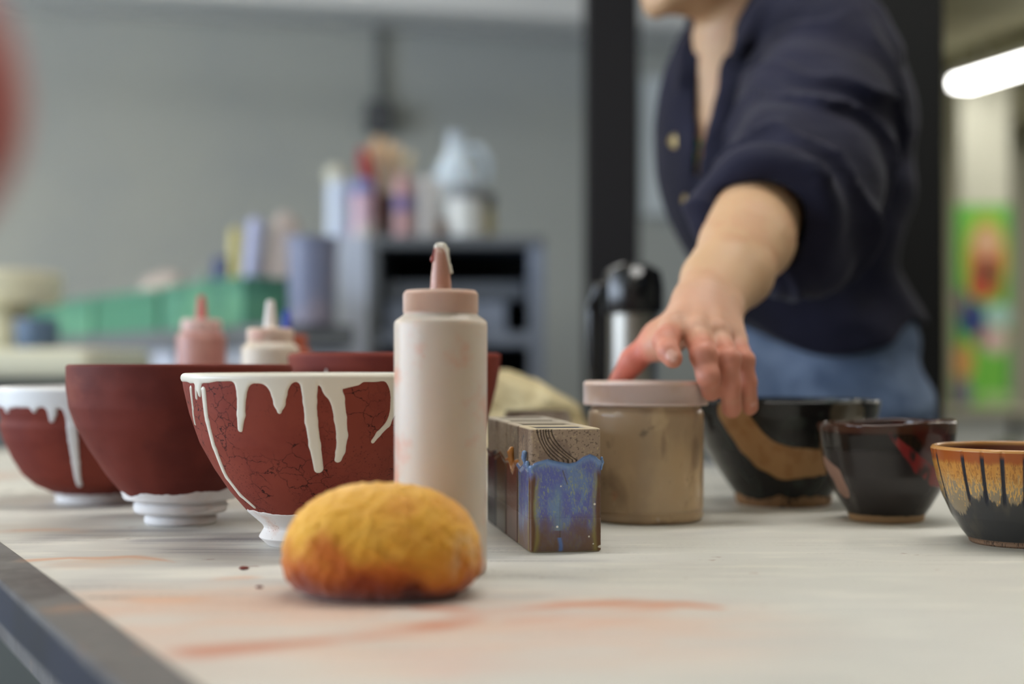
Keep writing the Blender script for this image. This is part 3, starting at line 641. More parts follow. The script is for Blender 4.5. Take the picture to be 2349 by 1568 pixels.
# ================================================================== row of square vases
yaw = math.radians(9.3)
ax_d = np.array([-math.sin(yaw), math.cos(yaw)]); ax_w = np.array([math.cos(yaw), math.sin(yaw)])
c0 = np.array([.0123, .963])+ax_w*.0246+ax_d*.025
M_vase = mat('stoneware_vase', attr=True, alpha_rough=True, spec=.55, bump=[(500, .12, .0004, I1)])
def ipol(u, pts): p = np.array(pts); return np.interp(u, p[:, 0], p[:, 1])
def vase(idx, off, label, hgt, line, pal, detail=False, lipcol=None, knobs=()):
    w_, d_, cr = .0490, .0490, .0022
    # perimeter samples: start at the front left corner, run right along the front
    step = .00032 if detail else .0008
    side = w_-2*cr; ns = int(side/step); ncn = 8
    pts = []; nr_ = []; fc = []; fu = []
    corners = [(-w_/2+cr, -d_/2+cr), (w_/2-cr, -d_/2+cr), (w_/2-cr, d_/2-cr), (-w_/2+cr, d_/2-cr)]
    dirs = [(0, -1), (1, 0), (0, 1), (-1, 0)]
    for f in range(4):
        a, b = corners[f], corners[(f+1) % 4]; nx, ny = dirs[f]
        for i in range(ns):
            t = i/ns; pts.append((a[0]+(b[0]-a[0])*t+nx*cr, a[1]+(b[1]-a[1])*t+ny*cr)); nr_.append((nx, ny)); fc.append(f); fu.append((cr+side*t)/w_)
        a0 = math.atan2(ny, nx)
        for i in range(ncn):
            q_ = a0+math.pi/2*i/ncn; n_2 = (math.cos(q_), math.sin(q_)); pts.append((b[0]+n_2[0]*cr, b[1]+n_2[1]*cr)); nr_.append(n_2); fc.append(f); fu.append(.965+.035*i/ncn)
    pts = np.array(pts); nr_ = np.array(nr_); fc = np.array(fc); fu = np.array(fu)
    nzz = int(hgt/step); z = np.linspace(.0012, hgt-.0008, nzz)
    U = np.broadcast_to(fu[None], (nzz, len(fu))); Fc = np.broadcast_to(fc[None], U.shape); Z = np.broadcast_to(z[:, None], U.shape)
    PX = np.broadcast_to(pts[None, :, 0], U.shape); PY = np.broadcast_to(pts[None, :, 1], U.shape)
    ln = np.where(Fc == 0, ipol(U, line[0]), np.where(Fc == 3, ipol(U, line[1]), np.where(Fc == 1, ipol(U, [(0, line[0][-1][1]), (.4, .056), (.7, .062), (1, .058)]), ipol(U, [(0, .058), (.5, .064), (1, line[1][0][1])]))))
    n1 = fbm(PX*120, PY*120, Z*60, 3, idx+1); n2 = fbm(PX*1500+Z*90, PY*1500, Z*560+PX*60, 3, idx+4); n3 = fbm(PX*900, PY*900, Z*900, 2, idx+9)
    below = ln-Z
    gl = sstep(-.0004, .0004, below)
    disp_ = gl*(.0004+.0014*np.exp(-((below-.0016)/.0017)**2))+(n3-.5)*.00012
    C = np.broadcast_to(S3(pal['clay']), U.shape+(3,)).copy()
    C = cmix(C, (96, 80, 68), sstep(.66, .74, n3)*.8); C = cmix(C, (190, 168, 130), sstep(.28, .2, n3)*.8); C = cmix(C, (112, 92, 80), sstep(.5, .7, n1)*.6)
    gv = 0*U
    if detail:
        for i in range(6):
            yy = (hgt-Z)*11100; f_ = np.clip(yy/235, 0, 1)**2.0
            xg = (50+i*22+f_*(128+i*11)+4*np.sin(yy*.02+i))/520
            gv = np.maximum(gv, np.exp(-((U-xg)*.049/(.00042+.0001*(i % 2)))**2)*(Fc == 0)*(1-gl))
        disp_ = disp_-gv*.0007; C = cmix(C, (52, 42, 36), gv*.85)
    if Fc.max() and detail:
        sc_ = np.exp(-((np.hypot((U-.45)*.049, (Z-.068)*.6)-.006)/.0006)**2)*(Fc == 3); C = cmix(C, (90, 88, 84), sc_*.7)
    edge = np.minimum(U, 1-U)
    G = np.broadcast_to(S3(pal['glaze']), U.shape+(3,)).copy()
    n4 = fbm(PX*230, PY*230, Z*110, 3, idx+14); G = cmix(G, pal['g2'], sstep(.42, .66, .5*n1+.5*n4)*.8); G = cmix(G, pal['g3'], sstep(.54, .66, n2)*(.30+.45*sstep(.45, .6, n4)))
    G = cmix(G, pal['low'], sstep(.030, .005, Z+(n1-.5)*.022+(n4-.5)*.014)*.95); G = cmix(G, pal['edge'], sstep(.085, .045, edge+(n1-.5)*.05)*sstep(.004, .012, below)*.95)
    G = cmix(G, pal['halo'], np.exp(-((edge+(n1-.5)*.09+(n4-.5)*.05-.085)/.030)**2)*sstep(.006, .014, below)*.55)
    G = cmix(G, pal['lip'], np.exp(-((below-.0012)/.0035)**2)*.85)
    if detail:
        dr_ = np.exp(-((U-.42-.012*np.sin(Z*400))*.049/.0013)**2)*(Fc == 0)*(Z < .010); G = cmix(G, (92, 118, 170), np.clip(dr_*1.3, 0, 1))
        ck = np.exp(-((U-.405-.02*fbm(Z*200, 0*Z, 0*Z, 3, 3))*.049/.00028)**2)*(Fc == 0)*(Z > .010)*(Z < .036); G = cmix(G, (70, 52, 36), ck*.8)
        ck = np.exp(-((U-.44-(.058-Z)*7)*.049/.0004)**2)*(Fc == 0)*(Z > .046)*(Z < .056); G = cmix(G, (80, 66, 40), ck*.7)
        G = cmix(G, (120, 150, 170), np.exp(-((U-.39)*.049/.003)**2)*(Fc == 0)*sstep(.05, .04, Z)*(Z > .015)*.6)
        for (uu, zz, rr) in ((.43, .045, .0006), (.91, .0325, .0009), (.38, .0175, .0009), (.89, .0055, .0005), (.985, .0035, .0011), (.83, .0105, .0007)):
            G = cmix(G, (232, 226, 214), np.where(Fc == 0, 1-sstep(rr*.7, rr, np.hypot((U-uu)*.049, Z-zz)), 0))
    C = C*(1-gl[..., None])+G*gl[..., None]
    R_ = lerp(.75, .22+.2*sstep(.03, .01, Z)-.14*np.exp(-((below-.0016)/.003)**2), gl)
    V = np.stack([PX+nr_[None, :, 0]*disp_, PY+nr_[None, :, 1]*disp_, Z+0*PX], -1)
    rings = [V]; cols = [A4(C, R_)]
    clay = np.concatenate([S3(pal['rim']), [.7]])
    def ring(ins, zz, cl): 
        sc_x = (w_/2-ins)/(w_/2); rings.append(np.stack([pts[:, 0]*sc_x, pts[:, 1]*sc_x, 0*pts[:, 0]+zz], -1)[None]); cols.append(np.broadcast_to(cl, (1, len(pts), 4)))
    rt = [(.0004, hgt), (.0012, hgt+.0004), (.0050, hgt+.0004), (.0058, hgt-.0002)]
    for a, b in rt: ring(a, b, clay)
    inn = np.concatenate([S3(pal['in']), [.3]])
    for a, b in ((.0062, hgt-.0012), (.0063, hgt-.012), (.0063, .006), (.016, .0045)): ring(a, b, inn)
    V = np.concatenate(rings); Cc = np.concatenate(cols); m, n = V.shape[:2]
    # underside ring first
    u0 = np.stack([pts[:, 0]*.97, pts[:, 1]*.97, 0*pts[:, 0]], -1)[None]; V = np.concatenate([u0, V]); Cc = np.concatenate([np.broadcast_to(clay, (1, n, 4)), Cc]); m += 1
    i = np.arange(m-1)[:, None]*n; k = np.arange(n)[None]; k2 = (k+1) % n
    F = np.stack([i+k, i+k2, i+n+k2, i+n+k], -1).reshape(-1, 4)
    ce = np.array([[0, 0, .0003], [0, 0, .0044]]); b0 = m*n
    k = np.arange(n); k2 = (k+1) % n
    F = np.concatenate([F, np.stack([k2, k, 0*k+b0, 0*k+b0], -1)[:, :4]*1, np.stack([(m-1)*n+k, (m-1)*n+k2, 0*k+b0+1, 0*k+b0+1], -1)])
    pos = c0+ax_d*off
    t = empty('square_vase', label, 'vase', (pos[0], pos[1], ZT), yaw)
    Vf = np.concatenate([V.reshape(-1, 3), ce]); Cf = np.concatenate([Cc.reshape(-1, 4), [clay, inn]])
    Fl = F.tolist(); Fl = [tuple(dict.fromkeys(f)) for f in Fl]
    npmesh('vase_body', Vf, Fl, M_vase, t, col=Cf)
    for (kf, ku, kz, chain) in knobs: 
        lo = np.array([-.034, -.034, 0]); 
        f3 = Field((-.031, -.027, .045), (-.0215 if kf == 3 else .03, .002 if kf == 3 else .02, .078) if kf == 3 else (.022, -.027, .045), .0003) if kf == 3 else Field((.020, -.028, .045), (.030, -.018, .078), .0003)
        f3.chain([c[:3] for c in chain], [c[3] for c in chain], .0012)
        Vk, Fk = f3.mesh()
        if len(Vk): npmesh('glaze_run', Vk, Fk, lipcol, t)
    return t
M_blueglz = mat('wet_blue_glaze', srgb(104, 132, 176), .12, coat=.4, layers=[dict(scale=300, col=srgb(140, 165, 190), lo=.5, hi=.65)])
M_orange_g = mat('orange_glaze', srgb(206, 142, 74), .2, coat=.3)
vase(1, 0, 'square stoneware vase with blue glaze and combed grooves, front one of the row', .0839,
     [[(0, .0596), (.1, .0618), (.25, .0636), (.4, .0618), (.55, .0605), (.65, .0614), (.75, .065), (.85, .0666), (.93, .065), (1, .0618)], [(0, .058), (.3, .056), (.6, .060), (.8, .058), (1, .0596)]],
     dict(clay=(160, 138, 118), glaze=(98, 106, 170), g2=(116, 140, 176), g3=(150, 160, 128), low=(112, 82, 56), edge=(98, 64, 34), halo=(150, 140, 60), lip=(110, 140, 186), rim=(196, 180, 150), **{'in': (84, 100, 134)}), True, M_blueglz,
     [(3, 0, 0, [(-.0262, -.0150, .0595, .0010), (-.0272, -.0150, .0640, .0016), (-.0268, -.0148, .0672, .0019)]), (3, 0, 0, [(-.0250, -.0225, .0560, .0010), (-.0262, -.0225, .0598, .0014), (-.0262, -.0225, .0612, .0013)]),
      (0, 0, 0, [(.0250, -.0240, .0560, .0005), (.0256, -.0242, .0610, .0010), (.0252, -.0242, .0640, .0009)])])
vase(2, .0515, 'square vase with an orange run over red-brown glaze, second of the row', .084, [[(0, .06), (1, .062)], [(0, .058), (.35, .060), (.6, .052), (.8, .059), (1, .060)]],
     dict(clay=(134, 122, 108), glaze=(128, 78, 60), g2=(112, 84, 70), g3=(140, 96, 84), low=(96, 76, 68), edge=(88, 62, 48), halo=(120, 70, 50), lip=(198, 130, 66), rim=(178, 166, 148), **{'in': (70, 60, 54)}), False, M_orange_g,
     [(3, 0, 0, [(-.0250, -.008, .0520, .0012), (-.0262, -.0075, .0580, .0021), (-.0266, -.0065, .0640, .0023), (-.0258, -.006, .0665, .0018)])])
vase(3, .103, 'square vase with olive-brown glaze, third of the row counting from the blue one', .0845, [[(0, .058), (1, .06)], [(0, .057), (.5, .062), (1, .058)]],
     dict(clay=(150, 136, 120), glaze=(78, 66, 44), g2=(98, 80, 56), g3=(66, 58, 48), low=(90, 84, 78), edge=(70, 50, 40), halo=(96, 78, 44), lip=(110, 80, 50), rim=(178, 168, 152), **{'in': (60, 56, 50)}), False)
vase(4, .1545, 'square vase with near-black purple glaze, last of the row beside the squeeze bottle', .0845, [[(0, .06), (1, .06)], [(0, .060), (.5, .058), (1, .061)]],
     dict(clay=(146, 132, 118), glaze=(40, 36, 42), g2=(70, 58, 74), g3=(50, 46, 52), low=(34, 34, 34), edge=(30, 28, 28), halo=(60, 44, 40), lip=(60, 44, 40), rim=(184, 174, 160), **{'in': (50, 48, 48)}), False)
# ================================================================== tan jar
tj = empty('screw_top_jar', 'tan clay-filled plastic jar with ribbed pinkish lid, touched by the hand', 'jar', (.1104, 1.1745, ZT))
M_jar = mat('cloudy_jar', srgb(176, 150, 120), .3, layers=[dict(scale=16, col=srgb(196, 168, 132), lo=.45, hi=.6, amt=.8, stretch=(1, 1, .6)), dict(scale=14, col=srgb(138, 112, 90), lo=.52, hi=.64, amt=.7, dist=1), dict(scale=34, col=srgb(214, 186, 148), lo=.58, hi=.68, amt=.6, stretch=(1, 1, .5)), dict(scale=55, col=srgb(100, 84, 68), lo=.66, hi=.74, amt=.7), dict(scale=80, col=srgb(214, 202, 188), lo=.68, hi=.75, amt=.6, stretch=(1, 1, .4)), dict(scale=44, col=srgb(190, 120, 90), lo=.68, hi=.75, amt=.4)], sss=.15, coat=.3, bump=[(20, .08, .002, I1)])
mb = MB(); mb.lathe([(.0005, .002), (.040, .002), (.0435, 0), (.0462, .0015), (.0472, .004), (.0472, .007), (.0464, .0075), (.0464, .0095), (.0472, .010), (.0474, .086), (.0470, .0895), (.0450, .0915), (.0450, .094), (.0005, .094)], 128)
mb.build('jar_body', M_jar, tj)
M_lid = mat('ribbed_lid', srgb(214, 192, 182), .5, layers=[dict(scale=26, col=srgb(206, 176, 154), lo=.48, hi=.62, amt=.7), dict(scale=60, col=srgb(170, 150, 146), lo=.66, hi=.75, amt=.5)], sss=.15)
nr2 = 236
mb = MB(); mb.lathe([(.0005, .0945), (.0505, .0945), (.0513, .0953), (.0513, .0967), (.0508, .0972), (.0508, .1108), (.0513, .1113), (.0513, .1122), (.0503, .1139), (.0485, .1142), (.0005, .1139)], nr2*4, fn=lambda a, z: 1+(.009*math.cos(a*nr2) if .0970 < z < .111 else 0))
mb.build('lid', M_lid, tj)
# ================================================================== coffee pot, cloth, small pot
tc_ = empty('coffee_pot', 'steel coffee pot with a black lid and handle behind the reaching hand', 'coffee pot', ((1452-CX)*1.75/FP, 1.75, ZT))
M_steel = mat('brushed_steel', srgb(158, 154, 148), .42, 1, layers=[dict(scale=3, col=srgb(150, 146, 136), lo=.4, hi=.6)])
M_black = mat('black_plastic', srgb(20, 20, 22), .22, spec=.6)
mb = MB(); mb.lathe([(.0005, .001), (.031, .001), (.0335, 0), (.0335, .012), (.0312, .014), (.0305, .19), (.0005, .19)], 56); mb.build('body', M_steel, tc_)
mb = MB(); mb.lathe([(.0005, .1905), (.036, .1905), (.0375, .195), (.0375, .225), (.034, .243), (.020, .2515), (.0005, .2535)], 56, sx=1.0); mb.build('lid', M_black, tc_)
mb = MB(); mb.tube([(.0, -.030, .228), (.0, -.044, .236), (.0, -.050, .240)], [.012, .010, .008], 14); mb.build('spout', M_black, tc_)
mb = MB(); mb.tube([(-.030, -.004, .226), (-.046, -.006, .222), (-.052, -.007, .195), (-.050, -.007, .13), (-.043, -.006, .075), (-.030, -.004, .062)], [.008, .009, .008, .008, .008, .008], 12); mb.build('handle', M_black, tc_)
fc_ = Field((-.11, -.06, -.004), (.10, .06, .125), .0022)
dc = 1.62
for (px, py, r, yy) in ((1160, 905, .030, 0), (1200, 918, .026, .01), (1245, 928, .024, -.01), (1285, 945, .022, 0), (1315, 985, .020, .005), (1180, 960, .034, 0), (1230, 985, .034, .01), (1280, 1010, .030, 0), (1180, 1030, .040, 0), (1250, 1050, .036, 0), (1320, 1050, .022, 0)):
    w3 = P(px, py, dc)-np.array([(1225-CX)*dc/FP, dc, ZT]); fc_.ell((w3[0], yy, w3[2]), (r*1.1, r*1.1, r*.75), k=.012)
fc_.disp(lambda x, y, z: -(fbm(x*26+z*10, y*14, z*34, 3, 3)-.5)*.022-np.abs(np.sin(x*60+z*45+4*fbm(x*9, y*9, z*9, 2, 5)))*.004)
fc_.F[:] = np.maximum(fc_.F, (.0008-fc_.ax[2])[None, None, :].astype(np.float32)); V, F = fc_.mesh()
tag(npmesh('crumpled_cloth', V, F, mat('cream_canvas', srgb(214, 200, 160), .9, layers=[dict(scale=9, col=srgb(190, 170, 128), lo=.45, hi=.6)], bump=[(40, .3, .003, I1)]), None, ((1225-CX)*dc/FP, dc, ZT)), 'crumpled cream canvas cloth heaped behind the row of square vases', 'cloth')
dg = 1.36; mb = MB(); mb.lathe([(.0005, .002), (.022, .002), (.025, 0), (.030, .010), (.036, .030), (.036, .060), (.031, .078), (.029, .084), (.0265, .084), (.0275, .078), (.032, .060), (.032, .03), (.02, .008), (.0005, .007)], 48, fn=lambda a, z: 1+.03*math.sin(2*a+z*30))
tag(mb.build('clay_pot', mat('grey_brown_clay', srgb(150, 136, 124), .75, layers=[dict(scale=25, col=srgb(110, 94, 80), lo=.5, hi=.62), dict(scale=30, col=srgb(190, 182, 176), lo=.6, hi=.7)]), None, ((1232-CX)*dg/FP, dg, ZT)), 'small grey-brown clay pot between the square vases and the cream cloth', 'pot')
# ================================================================== people
def head(fb, fh, c, Fd, scale=1.0, tilt=0.0, k=.012):
    """c = centre of the skull; Fd = facing direction; fb body field, fh hair field"""
    Fd = nrm(Fd); U = np.array([0, 0, 1.]); Ld = nrm(np.cross(U, Fd)); U = nrm(U+Fd*tilt); Fd = nrm(Fd-U*(Fd@U)); s = scale
    q = lambda f, l, u: np.array(c)+(Fd*f+Ld*l+U*u)*s
    R = [Fd, Ld, U]
    fb.ell(q(-.012, 0, .02), (.098*s, .076*s, .098*s), R, k).ell(q(.025, 0, -.035), (.066*s, .062*s, .075*s), R, k)
    for g in (-1, 1):
        fb.cap(q(-.015, .058*g, -.045), q(.066, .018*g, -.098), .020*s, .015*s, k)
        fb.ell(q(.062, .036*g, -.025), (.022*s, .022*s, .018*s), R, k)                       # cheekbones
        fb.ell(q(.094, .031*g, .004), (.012*s, .016*s, .010*s), R, .006, 's')                # eye sockets
        fb.ell(q(.079, .031*g, .003), (.012*s, .013*s, .0115*s), R, .002)                    # eyes
        fb.ell(q(-.01, .078*g, -.008), (.016*s, .008*s, .030*s), R, .004)                    # ears
        fb.cap(q(.088, .014*g, .021), q(.078, .045*g, .023), .006*s, .005*s, .008)           # brow
    fb.cap(q(.074, 0, -.104), q(.078, 0, -.094), .015*s, .015*s, k)                          # chin
    fb.cap(q(.086, 0, .014), q(.100, 0, -.026), .008*s, .009*s, .012)                        # nose
    for g in (-1, 1): fb.ell(q(.092, .009*g, -.032), (.010*s, .008*s, .007*s), R, .006)
    fb.cap(q(.092, -.018, -.061), q(.092, .018, -.061), .0055*s, .0055*s, .004).cap(q(.090, -.014, -.072), q(.090, .014, -.072), .0062*s, .0062*s, .004)
    if fh is not None:
        fh.ell(q(-.022, 0, .032), (.106*s, .087*s, .103*s), R, .01).ell(q(-.060, 0, -.03), (.06*s, .078*s, .07*s), R, .02)
        fh.ell(q(.062, 0, -.030), (.090*s, .074*s, .085*s), R, .012, 's')
    return q
Fw = np.array([-.88, -.47, 0]); Lw = np.array([.47, -.88, 0])
hipc = np.array([.412, 1.905, .96]); tor = np.array([.292, 1.81, 1.309])
Rt = [nrm(Fw+[0, 0, -.06]), Lw, nrm(np.cross(nrm(Fw+[0, 0, -.06]), Lw))]
sh = P(1905, 130, 1.68); elb = P(1748, 494, 1.43)
# --- coarse body
fb = Field((.03, 1.50, -.0), (.66, 2.22, 1.86), .0055)
fb.ell(tor, (.092, .118, .170), Rt, .03).ell((.385, 1.87, 1.13), (.068, .09, .14), None, .04).ell(hipc+[0, 0, .0], (.088, .13, .11), [nrm(Fw), Lw, np.array([0, 0, 1.])], .03)
fb.cap(P(1695, 150, 1.77), P(1694, -40, 1.745), .056, .049, .03)
fb.chain([sh+[-.02, .03, .0], P(1850, 330, 1.56), elb], [.055, .046, .040], .03)
rsh = tor-Lw*.095-Fw*.03+[0, 0, .075]
rel = np.array([.36, 2.10, 1.14]); rha = np.array([.475, 2.00, 1.03])
fb.chain([rsh, rel, rha+[-.03, .02, .02], rha], [.045, .038, .026, .024], .02)
for i in range(4): fb.chain([rha+[.0, 0, .01-.014*i], rha+[.045, -.035, .005-.016*i], rha+[.06, -.065, -.01-.018*i]], [.009, .0085, .0075], .006)
fb.chain([rha, rha+[.02, -.01, .04], rha+[.045, -.03, .05]], [.012, .010, .009], .006)
for g in (-1, 1):
    hj = hipc+Lw*.085*g; fb.chain([hj, hj+Fw*.02+[0, 0, -.46], hj-Fw*.01+[0, 0, -.87]], [.075, .05, .034], .03)
    fb.cap(hj-Fw*.03+[0, 0, -.925], hj+Fw*.15+[0, 0, -.935], .03, .022, .02)
fh = Field((.05, 1.55, 1.35), (.62, 2.05, 1.86), .005)
hc = P(1654, -158, 1.735)
qh = head(fb, fh, hc, (-.975, -.22, 0), 1.0, -.10)
fh.chain([qh(-.11, 0, .03), qh(-.15, 0, .0), qh(-.15, 0, -.06)], [.035, .032, .02], .01)
fh.disp(lambda x, y, z: -(fbm(x*60, y*60, z*20, 2, 3)-.5)*.006)
Vb, Fb = fb.mesh()
# --- forearm and hand
W1, W2 = P(1590, 694, 1.222), P(1650, 716, 1.226)
ff = Field((.055, 1.085, .960), (.300, 1.480, 1.235), .00155)
ff.chain([elb, P(1722, 540, 1.375), P(1672, 622, 1.29), P(1625, 688, 1.228)], [.038, .0365, .0295, .021], .012)
ff.chain([P(1752, 495, 1.43), P(1740, 560, 1.37), P(1704, 634, 1.30), P(1652, 706, 1.230)], [.033, .030, .0245, .0185], .014)
ff.chain([P(1712, 490, 1.42), P(1678, 560, 1.35), P(1622, 640, 1.275), P(1590, 690, 1.226)], [.034, .0275, .0205, .0175], .014)
ff.ell(P(1668, 712, 1.222), (.010, .011, .011), None, .012)                                   # wrist bone
MC = dict(i=P(1545, 752, 1.178), m=P(1600, 764, 1.166), r=P(1645, 770, 1.170), l=P(1684, 780, 1.186))
CP = dict(i=P(1590, 708, 1.215), m=P(1612, 706, 1.211), r=P(1634, 708, 1.212), l=P(1656, 716, 1.218))
ff.chain([W1, CP['i']], [.017, .0155], .008).chain([P(1622, 690, 1.222), CP['m']], [.018, .0155], .008).chain([W2, CP['l']], [.0175, .0145], .008)
for q_, r0 in (('i', .0118), ('m', .0122), ('r', .0116), ('l', .0108)): ff.cap(CP[q_], MC[q_], .0150, r0, .009)
ff.cap(lerp(CP['i'], CP['m'], .5)+[0, .012, -.006], lerp(MC['i'], MC['m'], .5)+[0, .014, .0], .015, .0125, .010)
ff.cap(lerp(CP['r'], CP['l'], .5)+[0, .012, -.006], lerp(MC['r'], MC['l'], .5)+[0, .013, .0], .015, .0125, .010)
for q_ in 'imr': ff.ell(MC[q_]+[0, -.0065, .003], (.0070, .0065, .0080), None, .008)          # knuckles
ff.cap(P(1606, 700, 1.201), MC['m']+[0, -.006, .006], .0030, .0032, .008).cap(P(1628, 702, 1.202), MC['r']+[0, -.006, .006], .0028, .003, .008).cap(P(1590, 702, 1.205), MC['i']+[0, -.006, .006], .0030, .003, .008)
fing = dict(
    i=([MC['i'], P(1527, 783, 1.142), P(1533, 806, 1.124), P(1543, 822, 1.119)], [.0112, .0098, .0086, .0078], (1541, 814)),
    m=([MC['m'], P(1613, 815, 1.130), P(1624, 862, 1.124), P(1631, 896, 1.139)], [.0120, .0100, .0090, .0084], (1632, 884)),
    r=([MC['r'], P(1670, 826, 1.136), P(1675, 880, 1.134), P(1678, 936, 1.150)], [.0110, .0094, .0086, .0080], (1677, 924)),
    l=([MC['l'], P(1706, 828, 1.156), P(1714, 876, 1.155), P(1721, 934, 1.168)], [.0100, .0082, .0073, .0066], (1723, 922)))
for q_, (pts, rs, nl) in fing.items():
    ff2 = ff; ff2.chain(pts, rs, .0035)
    ff2.ell(pts[1]+[0, -.001, .001], (rs[1]*1.06, rs[1]*1.02, rs[1]*1.05), None, .003)        # middle joint
# web between knuckles
ff.cap(lerp(MC['i'], MC['m'], .5)+[0, .004, .002], lerp(MC['r'], MC['l'], .4)+[0, .004, .002], .0085, .0085, .009)
th = [P(1582, 722, 1.224), P(1512, 772, 1.222), P(1452, 828, 1.228), P(1407, 893, 1.238)]
ff.chain(th, [.0165, .0128, .0103, .0082], .008)
ff.chain([P(1585, 735, 1.214), P(1525, 790, 1.205), P(1500, 800, 1.21)], [.013, .010, .008], .014)   # web of the thumb
ff.disp(lambda x, y, z: -(fbm(x*70, y*70, z*70, 2, 4)-.5)*.0008)
Vf, Ff = ff.mesh()
def skin_cols(V):
    n = fbm(V[:, 0]*40, V[:, 1]*40, V[:, 2]*40, 3, 2); c = np.broadcast_to(S3((194, 157, 122)), V.shape).copy()
    c = cmix(c, (186, 140, 108), sstep(.42, .65, n)*.5)
    return c
cf = skin_cols(Vf)
tips = np.full(len(Vf), 9.)
for q_, (pts, rs, nl) in fing.items():
    for j, w_ in ((1, 1.25), (2, .95), (3, 1.0)): tips = np.minimum(tips, np.linalg.norm(Vf-pts[j], axis=1)/w_)
tips = np.minimum(tips, np.minimum(np.linalg.norm(Vf-th[3], axis=1)/1.6, np.linalg.norm(Vf-th[2], axis=1)/1.2))
cf = cmix(cf, (200, 146, 126), sstep(.09, .03, np.minimum(tips, np.linalg.norm(Vf-MC['m'], axis=1)*.8))*.55)
cf = cmix(cf, (194, 112, 94), sstep(.024, .009, tips)*.6)
thd = np.minimum(np.linalg.norm(Vf-lerp(th[2], th[3], .5), axis=1), np.linalg.norm(Vf-lerp(th[1], th[2], .6), axis=1)); cf = cmix(cf, (194, 98, 82), sstep(.034, .012, thd)*.65)
rf = np.full(len(Vf), .5)
nm = mat
for q_, (pts, rs, nl) in fing.items():
    cc = P(nl[0], nl[1], pts[3][1]-rs[3]*.85); ax_ = nrm(pts[3]-pts[2]); dv = Vf-cc; u = dv@ax_; w_ = np.linalg.norm(dv-u[:, None]*ax_, axis=1)
    m_n = 1-sstep(.0040, .0048, np.sqrt((u/1.25)**2+w_**2)); cf = cmix(cf, (222, 176, 160), m_n*.85); rf = lerp(rf, .18, m_n)
Cc = np.concatenate([skin_cols(Vb), np.full((len(Vb), 1), .5)], 1)
# lips, brows, eyes of the head
lp = qh(.096, 0, -.066); Cc[np.linalg.norm((Vb-lp)*[1, 1, 1.8], axis=1) < .024, :3] = S3((190, 110, 100))
for g in (-1, 1): 
    e = qh(.090, .031*g, .003); Cc[np.linalg.norm(Vb-e, axis=1) < .009, :3] = S3((235, 232, 228)); Cc[np.linalg.norm(Vb-e, axis=1) < .005, :3] = S3((60, 42, 30))
    e = qh(.086, .031*g, .024); Cc[np.linalg.norm((Vb-e)*[1, .6, 2.2], axis=1) < .016, :3] = S3((70, 50, 38))
base = np.array([hipc[0], hipc[1], 0.])
M_skin = mat('skin', attr=True, alpha_rough=True, sss=.12, spec=.45, sssr=(.012, .005, .003), bump=[(260, .10, .0004, I1), (60, .08, .001, I1)])
person = npmesh('person', np.concatenate([Vb, Vf])-base, np.concatenate([Fb, Ff+len(Vb)]), M_skin, None, tuple(base), col=np.concatenate([Cc, np.concatenate([cf, rf[:, None]], 1)]))
tag(person, 'person in a navy shirt and jeans leaning in to reach for the tan jar', 'person')
fh.cap(qh(0, 0, 0), qh(0, 0, .01), .001, .001)
V, F = fh.mesh(); npmesh('hair', V-base, F, mat('brown_hair', srgb(70, 48, 34), .5, bump=[(60, .5, .004, (1, 1, .2))]), person)
# --- shirt
fs = Field((.07, 1.30, .97), (.60, 2.25, 1.56), .0042)
fs.ell(tor, (.103, .130, .180), Rt, .03).ell((.362, 1.86, 1.15), (.112, .125, .19), None, .05).ell((.425, 1.885, 1.05), (.118, .155, .14), None, .05)
fs.ell(P(1945, 340, 1.79), (.085, .10, .17), None, .05)
fs.chain([P(1740, 60, 1.77), P(1830, 55, 1.72), sh], [.056, .062, .072], .03)
fs.chain([P(1660, 90, 1.84), P(1640, 160, 1.88), rsh], [.045, .05, .052], .03)
fs.chain([sh, P(1875, 300, 1.60), P(1835, 430, 1.50), P(1795, 492, 1.455)], [.076, .088, .083, .070], .03)
fs.chain([rsh, rel, rha+[-.05, .05, .03]], [.052, .05, .042], .03)
arm = nrm(P(1620, 700, 1.22)-P(1762, 492, 1.43))
fs.tor(P(1768, 500, 1.425), arm+[.1, 0, 0], .056, .023, .012, 1.2)
fs.chain([P(1868, 470, 1.46), P(1915, 530, 1.47), P(1870, 600, 1.45), P(1815, 620, 1.43)], [.040, .034, .030, .022], .03)
fs.chain([P(1700, 420, 1.44), P(1645, 450, 1.43), P(1632, 530, 1.42)], [.026, .018, .014], .02)
fs.cap(P(1742, 520, 1.415), P(1742, 520, 1.415)+arm*.12, .047, .047, .004, 's').cap(P(1742, 520, 1.41)-arm*.02, P(1742, 520, 1.41)+arm*.1, .044, .05, .004, 's')
# neck opening
def ray(f, px, py, d0=1.5, d1=2.1):
    for d in np.arange(d0, d1, .003):
        p = P(px, py, d); ii = np.round((p-f.lo)/f.h).astype(int)
        if np.all(ii >= 0) and np.all(ii < f.F.shape) and f.F[tuple(ii)] < 0: return d
    return None
fs.cap(P(1695, 130, 1.77), P(1694, -60, 1.745), .058, .056, .006, 's')
vp = [(1672, 20, .034), (1650, 80, .024), (1634, 140, .0155), (1623, 200, .0105), (1614, 260, .007), (1608, 310, .005), (1602, 355, .0055), (1599, 400, .004)]
vd = [(ray(fs, x0, y0) or 1.72) for (x0, y0, r0) in vp]
vd = [sorted(vd[max(0, i-1):i+2])[1] if 0 < i < len(vd)-1 else vd[i] for i in range(len(vd))]
for o_ in (-.004, .004, .012, .020): fs.chain([P(x0, y0, d0+o_) for (x0, y0, r0), d0 in zip(vp, vd)], [v[2] for v in vp], .004, 's')
fs.chain([P(1815, -25, 1.70), P(1760, 40, 1.685), P(1712, 92, 1.685), P(1694, 118, 1.69)], [.020, .018, .014, .007], .008)
